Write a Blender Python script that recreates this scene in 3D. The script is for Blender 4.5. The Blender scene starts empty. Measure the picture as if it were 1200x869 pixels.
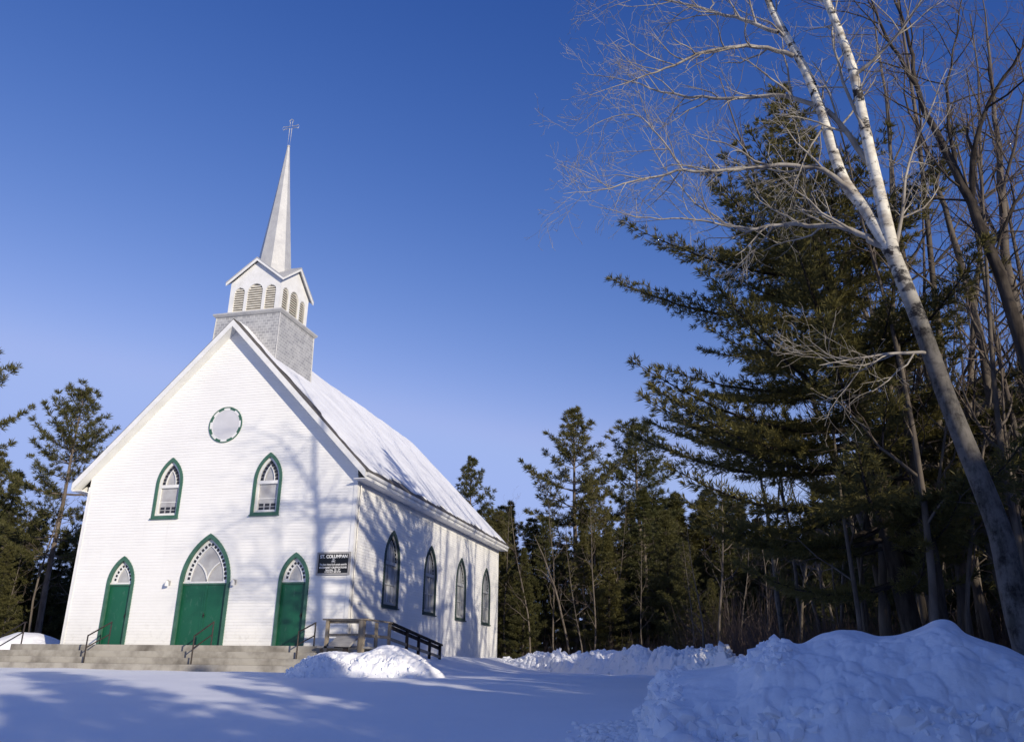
import bpy, math, random
import numpy as np
from mathutils import Vector

sc = bpy.context.scene
COL = sc.collection
PI = math.pi
R = math.radians

# ------------------------------------------------------------------ camera
FPX = 967.11
CAM = np.array([18.0842, -26.5831, 0.2946])
CR = np.array([0.96905611, 0.24654485, 0.0120786])
CU = np.array([0.07174367, -0.32813706, 0.94190175])
CF = np.array([-0.23618446, 0.91188909, 0.33567126])


def at(x, y, dist):
    """a point of the place seen in direction (x, y) at a given horizontal distance from the viewpoint"""
    d = CF + CR * (x - 600) / FPX - CU * (y - 434.5) / FPX
    d = d / math.hypot(d[0], d[1])
    return CAM + d * dist


cam = bpy.data.cameras.new('camera')
cam.sensor_width = 36
cam.lens = 36 * FPX / 1200
cam.clip_end = 3000
cam.clip_start = 0.05
camo = bpy.data.objects.new('camera', cam)
COL.objects.link(camo)
from mathutils import Matrix
camo.matrix_world = Matrix(((CR[0], CU[0], -CF[0], CAM[0]), (CR[1], CU[1], -CF[1], CAM[1]),
                            (CR[2], CU[2], -CF[2], CAM[2]), (0, 0, 0, 1)))
sc.camera = camo

# ------------------------------------------------------------------ light
SUN_AZ, SUN_EL = R(49.5), R(14.0)
SX, SY = math.sin(SUN_AZ), math.cos(SUN_AZ)
S = Vector((math.sin(SUN_AZ) * math.cos(SUN_EL), -math.cos(SUN_AZ) * math.cos(SUN_EL), math.sin(SUN_EL)))
w = bpy.data.worlds.new('World')
sc.world = w
w.use_nodes = True
nt = w.node_tree
nt.nodes.clear()
sky = nt.nodes.new('ShaderNodeTexSky')
sky.sky_type = 'NISHITA'
sky.sun_disc = False
sky.sun_elevation = SUN_EL
sky.sun_rotation = math.atan2(S.x, S.y)
sky.air_density = 1.0
sky.dust_density = 0.3
sky.ozone_density = 3.0
bg = nt.nodes.new('ShaderNodeBackground')
bg.inputs[1].default_value = 0.137
wo = nt.nodes.new('ShaderNodeOutputWorld')
STR = 0.13
sp = nt.nodes.new('ShaderNodeSeparateColor')
cb = nt.nodes.new('ShaderNodeCombineColor')
nt.links.new(sky.outputs[0], sp.inputs[0])
# film-like contrast of each channel of the sky
for i, (x0_, y0_, ex, mx_) in enumerate(((.174, .218, 2.15, .34), (.328, .330, 1.5, .45), (.552, .69, 1.0, .82))):
    a_ = nt.nodes.new('ShaderNodeMath')
    a_.operation = 'MULTIPLY'
    a_.inputs[1].default_value = STR / x0_
    nt.links.new(sp.outputs[i], a_.inputs[0])
    b_ = nt.nodes.new('ShaderNodeMath')
    b_.operation = 'POWER'
    b_.inputs[1].default_value = ex
    nt.links.new(a_.outputs[0], b_.inputs[0])
    c_ = nt.nodes.new('ShaderNodeMath')
    c_.operation = 'MULTIPLY'
    c_.inputs[1].default_value = y0_ / STR
    nt.links.new(b_.outputs[0], c_.inputs[0])
    d_ = nt.nodes.new('ShaderNodeMath')
    d_.operation = 'SMOOTH_MIN'
    d_.inputs[2].default_value = .22 * y0_ / STR
    d_.inputs[1].default_value = mx_ / STR
    nt.links.new(c_.outputs[0], d_.inputs[0])
    nt.links.new(d_.outputs[0], cb.inputs[i])
nt.links.new(cb.outputs[0], bg.inputs[0])
nt.links.new(bg.outputs[0], wo.inputs[0])
sl = bpy.data.lights.new('sun', 'SUN')
sl.energy = 4.7
sl.angle = R(0.55)
sl.color = (1.0, 0.895, 0.725)
so = bpy.data.objects.new('sun', sl)
COL.objects.link(so)
so.rotation_euler = (-S).to_track_quat('-Z', 'Y').to_euler()

sc.view_settings.view_transform = 'Standard'
sc.view_settings.look = 'None'
sc.view_settings.exposure = 0
sc.render.engine = 'CYCLES'
sc.cycles.use_denoising = True
sc.cycles.max_bounces = 7
sc.cycles.diffuse_bounces = 3
sc.cycles.transparent_max_bounces = 8
sc.cycles.caustics_reflective = False
sc.cycles.caustics_refractive = False


# ------------------------------------------------------------------ materials
def ramp_mix(nt, fac, a, b):
    m = nt.nodes.new('ShaderNodeMix')
    m.data_type = 'RGBA'
    nt.links.new(fac, m.inputs[0])
    for i, c in ((6, a), (7, b)):
        if hasattr(c, 'is_linked'):
            nt.links.new(c, m.inputs[i])
        else:
            m.inputs[i].default_value = (*c, 1)
    return m.outputs[2]


def mathn(nt, op, a, b=None, clamp=False):
    m = nt.nodes.new('ShaderNodeMath')
    m.operation = op
    m.use_clamp = clamp
    for i, c in ((0, a), (1, b)):
        if c is None:
            continue
        if hasattr(c, 'is_linked'):
            nt.links.new(c, m.inputs[i])
        else:
            m.inputs[i].default_value = c
    return m.outputs[0]


def noise(nt, scale, detail=4, rough=.55, vec=None, stretch=None):
    n = nt.nodes.new('ShaderNodeTexNoise')
    n.inputs['Scale'].default_value = scale
    n.inputs['Detail'].default_value = detail
    n.inputs['Roughness'].default_value = rough
    tc = nt.nodes.new('ShaderNodeTexCoord')
    src = vec or tc.outputs['Object']
    if stretch:
        mp = nt.nodes.new('ShaderNodeMapping')
        mp.inputs['Scale'].default_value = stretch
        nt.links.new(src, mp.inputs[0])
        src = mp.outputs[0]
    nt.links.new(src, n.inputs['Vector'])
    return n.outputs['Fac']


def band(nt, fac, lo, hi):
    m = nt.nodes.new('ShaderNodeMapRange')
    m.inputs[1].default_value = lo
    m.inputs[2].default_value = hi
    nt.links.new(fac, m.inputs[0])
    return m.outputs[0]


def base_mat(name):
    m = bpy.data.materials.new(name)
    m.use_nodes = True
    b = m.node_tree.nodes['Principled BSDF']
    return m, m.node_tree, b


def bump(nt, b, h, strength=.3, dist=.02):
    n = nt.nodes.new('ShaderNodeBump')
    n.inputs['Strength'].default_value = strength
    n.inputs['Distance'].default_value = dist
    nt.links.new(h, n.inputs['Height'])
    nt.links.new(n.outputs[0], b.inputs['Normal'])


def simple(name, a, b_=None, scale=3.0, rough=.6, bs=0, bd=.01, stretch=None, metal=0, spec=.4, lo=.35, hi=.65):
    m, nt, b = base_mat(name)
    b.inputs['Roughness'].default_value = rough
    b.inputs['Metallic'].default_value = metal
    b.inputs['Specular IOR Level'].default_value = spec
    if b_ is None:
        b_ = tuple(c * .85 for c in a)
    f = noise(nt, scale, 6, .6, stretch=stretch)
    nt.links.new(ramp_mix(nt, band(nt, f, lo, hi), a, b_), b.inputs['Base Color'])
    if bs:
        bump(nt, b, f, bs, bd)
    return m


M = {}


def snow_mat(name, fine=1.0, dirt=0.0):
    m, nt, b = base_mat(name)
    b.inputs['Roughness'].default_value = .75
    b.inputs['Specular IOR Level'].default_value = .25
    f1 = noise(nt, .5, 5, .6)
    f2 = noise(nt, 16, 7, .65)
    f3 = noise(nt, 3.0, 4, .6)
    c = ramp_mix(nt, band(nt, f1, .35, .65), (.88, .89, .91), (.91, .915, .925))
    if dirt:
        c = ramp_mix(nt, mathn(nt, 'MULTIPLY', band(nt, f3, .5, .75), dirt), c, (.55, .56, .58))
    nt.links.new(c, b.inputs['Base Color'])
    h = mathn(nt, 'ADD', f2, mathn(nt, 'MULTIPLY', f3, 2.0))
    bump(nt, b, h, .35 * fine, .03)
    return m


M['snow'] = snow_mat('snow', .6)
M['pile_snow'] = snow_mat('ploughed_snow', 1.1, .2)


def roof_snow_mat():
    m, nt, b = base_mat('thin_roof_snow')
    b.inputs['Roughness'].default_value = .7
    f1 = noise(nt, .9, 6, .65)
    f2 = noise(nt, 2.5, 6, .7, stretch=(.35, 1.6, .35))
    c = ramp_mix(nt, band(nt, f1, .35, .68), (.85, .86, .88), (.72, .73, .76))
    c = ramp_mix(nt, mathn(nt, 'MULTIPLY', band(nt, f2, .62, .74), .4), c, (.42, .42, .44))
    nt.links.new(c, b.inputs['Base Color'])
    bump(nt, b, mathn(nt, 'ADD', f2, noise(nt, 14, 5, .6)), .4, .03)
    return m


M['roof_snow'] = roof_snow_mat()


def siding_mat():
    m, nt, b = base_mat('white_siding')
    b.inputs['Roughness'].default_value = .5
    b.inputs['Specular IOR Level'].default_value = .3
    f1 = noise(nt, .55, 6, .65)
    f2 = noise(nt, 3, 5, .65, stretch=(1, 1, .12))
    tc = nt.nodes.new('ShaderNodeTexCoord')
    sx = nt.nodes.new('ShaderNodeSeparateXYZ')
    nt.links.new(tc.outputs['Object'], sx.inputs[0])
    c = ramp_mix(nt, band(nt, f1, .35, .7), (.86, .855, .83), (.79, .785, .765))
    f3 = noise(nt, 1.0, 5, .7, stretch=(.35, .35, 9.5))
    c = ramp_mix(nt, mathn(nt, 'MULTIPLY', band(nt, f3, .50, .72), .2), c, (.58, .575, .55))
    c = ramp_mix(nt, mathn(nt, 'MULTIPLY', band(nt, f2, .6, .8), .3), c, (.60, .60, .58))
    cxs = nt.nodes.new('ShaderNodeCombineXYZ')
    nt.links.new(mathn(nt, 'ADD', sx.outputs['X'], sx.outputs['Y']), cxs.inputs[0])
    nt.links.new(mathn(nt, 'ADD', sx.outputs['Z'], .3), cxs.inputs[1])
    bk = nt.nodes.new('ShaderNodeTexBrick')
    bk.offset = .37
    bk.offset_frequency = 3
    bk.squash = .7
    bk.squash_frequency = 5
    for k_, v_ in (('Scale', 1), ('Brick Width', 3.3), ('Row Height', .105), ('Mortar Size', .004), ('Mortar Smooth', .2)):
        bk.inputs[k_].default_value = v_
    bk.inputs['Color1'].default_value = (1, 1, 1, 1)
    bk.inputs['Color2'].default_value = (.90, .90, .89, 1)
    bk.inputs['Mortar'].default_value = (.55, .55, .54, 1)  # board joints; the horizontal ones also paint a shadow line under each board
    nt.links.new(cxs.outputs[0], bk.inputs['Vector'])
    mm = nt.nodes.new('ShaderNodeMix')
    mm.data_type = 'RGBA'
    mm.blend_type = 'MULTIPLY'
    mm.inputs[0].default_value = .14
    nt.links.new(c, mm.inputs[6])
    nt.links.new(bk.outputs['Color'], mm.inputs[7])
    c = mm.outputs[2]
    # splashed and weathered low boards
    low = mathn(nt, 'MULTIPLY', band(nt, sx.outputs['Z'], 2.0, .7), band(nt, noise(nt, 5, 6, .7), .52, .72))
    c = ramp_mix(nt, mathn(nt, 'MULTIPLY', low, .55), c, (.42, .41, .39))
    nt.links.new(c, b.inputs['Base Color'])
    bump(nt, b, noise(nt, 9, 4, .6, stretch=(.3, .3, 4)), .12, .01)
    return m


M['siding'] = siding_mat()
M['white'] = simple('white_paint', (.80, .80, .79), (.70, .70, .68), 2.5, .45, .08)
M['soffit'] = simple('soffit_paint', (.76, .76, .73), (.68, .68, .65), 2, .5)
M['green_trim'] = simple('green_trim_paint', (.038, .115, .078), (.065, .15, .11), 5, .45, .1)
M['side_frame'] = simple('shaded_white_sash', (.48, .49, .49), (.34, .35, .35), 4, .5)  # white side sash greyed, its shade put into the colour
M['side_trim'] = simple('dark_weathered_trim', (.022, .045, .042), (.05, .075, .07), 5, .5, .1)


def door_mat():
    m, nt, b = base_mat('green_door_paint')
    b.inputs['Roughness'].default_value = .38
    f = noise(nt, 1.6, 6, .65, stretch=(1, 1, .4))
    c = ramp_mix(nt, band(nt, f, .35, .7), (.006, .085, .045), (.010, .105, .055))
    f2 = noise(nt, 6, 6, .7, stretch=(1.2, 1, .5))
    c = ramp_mix(nt, mathn(nt, 'MULTIPLY', band(nt, f2, .58, .74), .40), c, (.16, .26, .21))
    nt.links.new(c, b.inputs['Base Color'])
    bump(nt, b, noise(nt, 20, 3, .6, stretch=(3, 3, .15)), .12, .01)
    return m


M['door'] = door_mat()


def pane_mat(name, a, c, scale=2, stretch=(1, 1, 1), rough=.12):
    m, nt, b = base_mat(name)
    b.inputs['Roughness'].default_value = rough
    b.inputs['Specular IOR Level'].default_value = .6
    f = noise(nt, scale, 4, .55, stretch=stretch)
    nt.links.new(ramp_mix(nt, band(nt, f, .35, .65), a, c), b.inputs['Base Color'])
    return m


M['pane'] = pane_mat('frosted_pane', (.46, .46, .46), (.34, .33, .33), 2.2)
M['curtain_pane'] = pane_mat('curtained_pane', (.62, .63, .63), (.16, .165, .175), 5, (1, 2.6, .22), .06)
M['dark_pane'] = pane_mat('dark_pane', (.015, .017, .02), (.03, .03, .035), 3)
M['oculus'] = pane_mat('painted_round_panel', (.62, .62, .64), (.55, .55, .57), 1.4, rough=.4)
M['dark'] = simple('dark_interior', (.012, .012, .012), rough=.9)
M['louver'] = simple('louver_paint', (.74, .71, .62), (.60, .56, .48), 6, .6)


def silver(name, bricks=True, tone=1.0):
    m, nt, b = base_mat(name)
    b.inputs['Roughness'].default_value = .5
    b.inputs['Metallic'].default_value = .12
    tc = nt.nodes.new('ShaderNodeTexCoord')
    f = noise(nt, 2.2, 6, .65)
    c = ramp_mix(nt, band(nt, f, .3, .7), (.50 * tone, .50 * tone, .49 * tone), (.38 * tone, .38 * tone, .385 * tone))
    if bricks:
        sx = nt.nodes.new('ShaderNodeSeparateXYZ')
        nt.links.new(tc.outputs['Object'], sx.inputs[0])
        cx = nt.nodes.new('ShaderNodeCombineXYZ')
        nt.links.new(mathn(nt, 'ADD', sx.outputs[0], sx.outputs[1]), cx.inputs[0])
        nt.links.new(sx.outputs[2], cx.inputs[1])
        br = nt.nodes.new('ShaderNodeTexBrick')
        br.inputs['Scale'].default_value = 1
        br.inputs['Brick Width'].default_value = .19
        br.inputs['Row Height'].default_value = .125
        br.inputs['Mortar Size'].default_value = .013
        br.inputs['Mortar Smooth'].default_value = .6
        br.inputs['Color1'].default_value = (1, 1, 1, 1)
        br.inputs['Color2'].default_value = (.70, .70, .72, 1)
        br.inputs['Mortar'].default_value = (1.3, 1.3, 1.28, 1)  # pale seams: bright highlights on the shingle edges, painted in
        nt.links.new(cx.outputs[0], br.inputs['Vector'])
        mm = nt.nodes.new('ShaderNodeMix')
        mm.data_type = 'RGBA'
        mm.blend_type = 'MULTIPLY'
        mm.inputs[0].default_value = 1
        nt.links.new(c, mm.inputs[6])
        nt.links.new(br.outputs['Color'], mm.inputs[7])
        c = mm.outputs[2]
        bump(nt, b, br.outputs['Fac'], -.9, .02)
    else:
        bump(nt, b, noise(nt, 3.5, 5, .6, stretch=(1, 1, .5)), .35, .05)
    nt.links.new(c, b.inputs['Base Color'])
    return m


M['shingle_metal'] = silver('pressed_tin_shingle', True)
M['spire_metal'] = silver('silver_painted_sheet', False, 1.05)
M['roofing'] = simple('dark_roofing', (.07, .065, .06), (.13, .12, .115), 4, .8, .4, .03)
M['concrete'] = simple('weathered_concrete', (.40, .375, .325), (.14, .125, .105), 1.3, .85, .35, .02, lo=.42, hi=.74)
M['iron'] = simple('dark_iron', (.02, .018, .017), (.05, .035, .03), 8, .5, metal=.3)
M['wood'] = simple('weathered_wood', (.36, .30, .21), (.22, .18, .13), 4, .8, .3, .01, stretch=(4, 4, .5))
M['grey_wood'] = simple('grey_board', (.34, .33, .31), (.24, .23, .22), 4, .8, .3, .01, stretch=(1, 6, 1))
M['sign_black'] = simple('sign_black', (.012, .012, .013), rough=.35)
M['sign_grey'] = simple('sign_frame_grey', (.36, .35, .34), rough=.5)
M['lettering'] = simple('white_lettering', (.82, .82, .8), rough=.5)
M['lamp'] = simple('lamp_metal', (.55, .54, .52), (.4, .39, .37), 9, .4, metal=.3)


def bark(name, a, c, scale=5, st=(1, 1, .3)):
    return simple(name, a, c, scale, .9, .6, .03, stretch=st, spec=.15)


M['bark_dark'] = bark('dark_bark', (.024, .019, .016), (.075, .062, .05), 9, (1, 1, .22))
M['bark_grey'] = bark('grey_bark', (.16, .135, .11), (.08, .066, .055))
M['bark_pine'] = bark('pine_bark', (.20, .165, .135), (.10, .078, .062))
M['twig'] = bark('twig_bark', (.11, .085, .075), (.18, .14, .12))
M['brush'] = bark('brush_bark', (.075, .054, .044), (.13, .095, .075))


def birch_mat():
    m, nt, b = base_mat('birch_bark')
    b.inputs['Roughness'].default_value = .7
    b.inputs['Specular IOR Level'].default_value = .2
    f = noise(nt, 1.6, 6, .65, stretch=(1, 1, 2.2))
    c = ramp_mix(nt, band(nt, f, .46, .64), (.74, .70, .60), (.30, .26, .21))
    f2 = noise(nt, 3.0, 7, .72, stretch=(1.1, 1.1, 1.7))
    c = ramp_mix(nt, band(nt, f2, .525, .585), c, (.03, .026, .024))
    tc = nt.nodes.new('ShaderNodeTexCoord')
    sx = nt.nodes.new('ShaderNodeSeparateXYZ')
    nt.links.new(tc.outputs['Object'], sx.inputs[0])
    low = mathn(nt, 'MULTIPLY', band(nt, mathn(nt, 'ADD', sx.outputs['Z'], mathn(nt, 'MULTIPLY', f, 3.0)), 8.3, 6.2), .94)  # dark old bark at the base, darkened further to stand in for shade
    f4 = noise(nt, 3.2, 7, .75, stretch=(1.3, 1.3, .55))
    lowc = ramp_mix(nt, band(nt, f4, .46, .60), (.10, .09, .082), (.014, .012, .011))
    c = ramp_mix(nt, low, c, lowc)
    nt.links.new(c, b.inputs['Base Color'])
    bump(nt, b, f2, .4, .02)
    return m


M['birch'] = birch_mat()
M['birch_limb'] = bark('birch_limb_bark', (.42, .385, .33), (.20, .175, .15), 4)


def foliage(name, a, c, lit):
    m, nt, b = base_mat(name)
    b.inputs['Roughness'].default_value = .6
    b.inputs['Specular IOR Level'].default_value = .25
    oi = nt.nodes.new('ShaderNodeObjectInfo')
    f = noise(nt, 1.1, 4, .6)
    col = ramp_mix(nt, band(nt, f, .35, .65), a, c)
    col = ramp_mix(nt, mathn(nt, 'MULTIPLY', oi.outputs['Random'], .55), col, lit)
    f2 = noise(nt, 5.5, 3, .6)
    col = ramp_mix(nt, mathn(nt, 'MULTIPLY', band(nt, f2, .58, .75), .5), col, lit)
    nt.links.new(col, b.inputs['Base Color'])
    tr = nt.nodes.new('ShaderNodeBsdfTranslucent')
    nt.links.new(col, tr.inputs[0])
    mx = nt.nodes.new('ShaderNodeMixShader')
    mx.inputs[0].default_value = .30
    out = nt.nodes['Material Output']
    nt.links.new(b.outputs[0], mx.inputs[1])
    nt.links.new(tr.outputs[0], mx.inputs[2])
    nt.links.new(mx.outputs[0], out.inputs[0])
    return m


M['needles'] = foliage('pine_needles', (.060, .068, .026), (.092, .092, .032), (.155, .132, .042))
M['needles_near'] = foliage('near_pine_needles', (.070, .076, .026), (.115, .108, .034), (.21, .17, .05))


# ------------------------------------------------------------------ mesh helpers
class MB:
    def __init__(s):
        s.v, s.f = [], []

    def add(s, vs, fs):
        o = len(s.v)
        s.v += [tuple(map(float, p)) for p in vs]
        s.f += [tuple(i + o for i in f) for f in fs]

    def box(s, x0, x1, y0, y1, z0, z1):
        s.add([(x0, y0, z0), (x1, y0, z0), (x1, y1, z0), (x0, y1, z0), (x0, y0, z1), (x1, y0, z1), (x1, y1, z1), (x0, y1, z1)],
              [(0, 3, 2, 1), (4, 5, 6, 7), (0, 1, 5, 4), (1, 2, 6, 5), (2, 3, 7, 6), (3, 0, 4, 7)])

    def bar(s, a, b, wd, th, up=(0, 0, 1)):
        a, b, up = Vector(a), Vector(b), Vector(up)
        d = (b - a).normalized()
        sd = d.cross(up)
        sd = sd.normalized() if sd.length > 1e-4 else Vector((1, 0, 0))
        n = sd.cross(d).normalized()
        vs = [p + sd * i * wd / 2 + n * j * th / 2 for p in (a, b) for i, j in ((-1, -1), (1, -1), (1, 1), (-1, 1))]
        s.add(vs, [(3, 2, 1, 0), (4, 5, 6, 7), (0, 1, 5, 4), (1, 2, 6, 5), (2, 3, 7, 6), (3, 0, 4, 7)])

    def tube(s, pts, rad, n=8, cap=True):
        pts = np.asarray(pts, float)
        k = len(pts)
        rad = np.broadcast_to(np.asarray(rad, float), (k,))
        t = np.gradient(pts, axis=0)
        t /= np.linalg.norm(t, axis=1)[:, None] + 1e-9
        ref = np.array([0, 0, 1.]) if abs(t[:, 2].mean()) < .8 else np.array([1., 0, 0])
        a = np.cross(t, ref)
        a /= np.linalg.norm(a, axis=1)[:, None] + 1e-9
        b = np.cross(t, a)
        th = np.arange(n) * 2 * PI / n
        ring = pts[:, None, :] + rad[:, None, None] * (np.cos(th)[None, :, None] * a[:, None, :] + np.sin(th)[None, :, None] * b[:, None, :])
        o = len(s.v)
        s.v += [tuple(p) for p in ring.reshape(-1, 3).tolist()]
        for i in range(k - 1):
            for j in range(n):
                j2 = (j + 1) % n
                s.f.append((o + i * n + j, o + i * n + j2, o + (i + 1) * n + j2, o + (i + 1) * n + j))
        if cap:
            s.f.append(tuple(o + j for j in range(n))[::-1])
            s.f.append(tuple(o + (k - 1) * n + j for j in range(n)))

    def build(s, name, mat, parent=None, smooth=False):
        me = bpy.data.meshes.new(name)
        me.from_pydata(s.v, [], s.f)
        me.materials.append(mat)
        if smooth:
            me.polygons.foreach_set('use_smooth', [True] * len(me.polygons))
        me.update()
        o = bpy.data.objects.new(name, me)
        COL.objects.link(o)
        o.parent = parent
        return o


def np_mesh(name, verts, faces, mat, parent=None, smooth=False):
    """fast build; faces is an (n, k) int array"""
    me = bpy.data.meshes.new(name)
    nf, k = faces.shape
    me.vertices.add(len(verts))
    me.vertices.foreach_set('co', np.ascontiguousarray(verts, np.float32).ravel())
    me.loops.add(nf * k)
    me.loops.foreach_set('vertex_index', np.ascontiguousarray(faces, np.int32).ravel())
    me.polygons.add(nf)
    me.polygons.foreach_set('loop_start', np.arange(0, nf * k, k, dtype=np.int32))
    if smooth:
        me.polygons.foreach_set('use_smooth', np.ones(nf, bool))
    me.update(calc_edges=True)
    me.validate()
    me.materials.append(mat)
    o = bpy.data.objects.new(name, me)
    COL.objects.link(o)
    o.parent = parent
    return o


def tag(o, label=None, cat=None, group=None, kind=None):
    for k, v in (('label', label), ('category', cat), ('group', group), ('kind', kind)):
        if v:
            o[k] = v
    return o


def empty(name, loc=(0, 0, 0), label=None, cat=None, group=None):
    o = bpy.data.objects.new(name, None)
    COL.objects.link(o)
    o.location = loc
    o.empty_display_size = .3
    return tag(o, label, cat, group)


# smooth value noise used for terrain
def vnoise(x, y, seed=0):
    x = np.asarray(x, float)
    y = np.asarray(y, float)
    xi, yi = np.floor(x).astype(np.int64), np.floor(y).astype(np.int64)
    fx, fy = x - xi, y - yi
    fx, fy = fx * fx * (3 - 2 * fx), fy * fy * (3 - 2 * fy)

    def h(a, b):
        n = (a * 374761393 + b * 668265263 + seed * 1442695041) & 0xffffffff
        n = ((n ^ (n >> 13)) * 1274126177) & 0xffffffff
        return ((n ^ (n >> 16)) & 0xffff) / 65535.0
    return (h(xi, yi) * (1 - fx) + h(xi + 1, yi) * fx) * (1 - fy) + (h(xi, yi + 1) * (1 - fx) + h(xi + 1, yi + 1) * fx) * fy


def fbm(x, y, oct=4, seed=0):
    s, a = 0, .5
    for i in range(oct):
        s = s + a * (vnoise(x * 2 ** i, y * 2 ** i, seed + i) - .5)
        a *= .5
    return s


def cells(x, y, seed=0):
    """rounded-chunk height: 1 at a chunk's centre, 0 between chunks"""
    x = np.asarray(x, float)
    y = np.asarray(y, float)
    xi, yi = np.floor(x), np.floor(y)
    best = np.full(x.shape, 9.)
    for dx in (-1, 0, 1):
        for dy in (-1, 0, 1):
            a, b = xi + dx, yi + dy
            h1 = np.modf(np.abs(np.sin(a * 127.1 + b * 311.7 + seed) * 43758.5453))[0]
            h2 = np.modf(np.abs(np.sin(a * 269.5 + b * 183.3 + seed) * 43758.5453))[0]
            d = np.hypot(a + h1 - x, b + h2 - y) / (.55 + .5 * np.modf(h1 * 7.3)[0])
            best = np.minimum(best, d)
    return np.sqrt(np.clip(1 - best * best, 0, 1))


def sstep(a, b, x):
    t = np.clip((np.asarray(x, float) - a) / (b - a), 0, 1)
    return t * t * (3 - 2 * t)


def ground_z(x, y):
    x = np.asarray(x, float)
    y = np.asarray(y, float)
    g = -.95 * sstep(-4, -24, y)
    g = g + .62 * np.exp(-((np.maximum(x, 5.6) - 5.6) / 2.6) ** 2) * sstep(-2.5, 3, y) * sstep(24, 19.5, y) * (x > 4)
    g = g + .10 * fbm(x * .22, y * .22, 3, 5) + .035 * fbm(x * .9, y * .9, 3, 9)
    g = g + .045 * fbm((x + .35 * y) * .06 + 3, (y - .25 * x) * 1.3, 3, 44) * sstep(24, 14, y)
    far = np.hypot(x - 5, y)
    g = g + 1.2 * sstep(70, 160, far)
    return g


# ------------------------------------------------------------------ ground
def axis(a, b, fine, lo, hi):
    pts = list(np.arange(a, b + 1e-6, fine))
    st = fine
    p = a
    left = []
    while p > lo:
        st *= 1.25
        p -= st
        left.append(max(p, lo))
    st, p, right = fine, b, []
    while p < hi:
        st *= 1.25
        p += st
        right.append(min(p, hi))
    return np.array(left[::-1] + pts + right)


gx, gy = axis(-14, 26, .14, -600, 600), axis(-27, 24, .14, -400, 900)
GX, GY = np.meshgrid(gx, gy)
GZ = ground_z(GX, GY)
idx = np.arange(GX.size).reshape(GX.shape)
gf = np.stack([idx[:-1, :-1], idx[:-1, 1:], idx[1:, 1:], idx[1:, :-1]], -1).reshape(-1, 4)
g = np_mesh('snow_ground', np.stack([GX, GY, GZ], -1).reshape(-1, 3), gf, M['snow'], smooth=True)
tag(g, kind='structure')


# ------------------------------------------------------------------ church
W2, LEN, EAVE, SLOPE, APEX = 5.6, 19.0, 6.60, 1.03, 12.42
PLAT = .8

church = empty('church', (0, 0, 0), 'white clapboard church with green pointed doors and silver spire', 'church')


def lancet(hw, zs, za, n=10, off=0.0):
    """outline of an arched opening above its springing, right side to left: (u, z); off shrinks it inwards"""
    h = za - zs
    c = (h * h - hw * hw) / (2 * hw)
    rad = hw + c - off
    if c <= -hw + 1e-6:
        c = 0
    top = math.acos(max(-1, min(1, c / rad)))
    right = [(-c + rad * math.cos(top * i / n), zs + rad * math.sin(top * i / n)) for i in range(n + 1)]
    return right + [(-u, z) for u, z in right[-2::-1]]


def arch_outline(hw, z0, zs, za, off=0.0, offb=0.0, n=10):
    top = lancet(hw, zs, za, n, off)
    return [(-(hw - off), z0 + offb), (hw - off, z0 + offb)] + top


class Frame:
    """wall-local coordinates: u along the wall, z up, w outwards"""
    def __init__(s, o, u, w):
        s.o, s.u, s.w = Vector(o), Vector(u), Vector(w)

    def p(s, u, z, w=0):
        return s.o + s.u * u + s.w * w + Vector((0, 0, z))


FRONT = Frame((0, 0, 0), (1, 0, 0), (0, -1, 0))
RIGHT = Frame((W2, 0, 0), (0, 1, 0), (1, 0, 0))
LEFT = Frame((-W2, 0, 0), (0, -1, 0), (-1, 0, 0))
BACK = Frame((0, LEN, 0), (-1, 0, 0), (0, 1, 0))


def ring_prism(mb, fr, u0, outer, inner, w0, w1):
    n = len(outer)
    vs = []
    for w_ in (w0, w1):
        vs += [fr.p(u0 + u, z, w_) for u, z in outer] + [fr.p(u0 + u, z, w_) for u, z in inner]
    fs = []
    for i in range(n):
        j = (i + 1) % n
        fs.append((2 * n + i, 2 * n + j, 3 * n + j, 3 * n + i))   # front
        fs.append((i, j, 2 * n + j, 2 * n + i))                   # outer rim
        fs.append((n + j, n + i, 3 * n + i, 3 * n + j))           # inner rim
    mb.add(vs, fs)


def plate(mb, fr, u0, outl, w0, w1):
    n = len(outl)
    vs = [fr.p(u0 + u, z, w_) for w_ in (w0, w1) for u, z in outl]
    fs = [tuple(range(n))[::-1], tuple(range(n, 2 * n))] + [(i, (i + 1) % n, n + (i + 1) % n, n + i) for i in range(n)]
    mb.add(vs, fs)


def blk(mb, fr, u0, u1, z0, z1, w0, w1):
    plate(mb, fr, 0, [(u0, z0), (u1, z0), (u1, z1), (u0, z1)], w0, w1)


def in_open(op, z):
    """interval of an opening at height z or None.  op = (u0, hw, z0, zs, za)"""
    u0, hw, z0, zs, za = op
    if z < z0 or z > za:
        return None
    if z <= zs:
        return (u0 - hw, u0 + hw)
    if za - zs == hw and False:
        return None
    h = za - zs
    c = (h * h - hw * hw) / (2 * hw)
    r2 = (hw + c) ** 2 - (z - zs) ** 2
    x = math.sqrt(max(r2, 0)) - c
    return (u0 - x, u0 + x) if x > .01 else None


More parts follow.
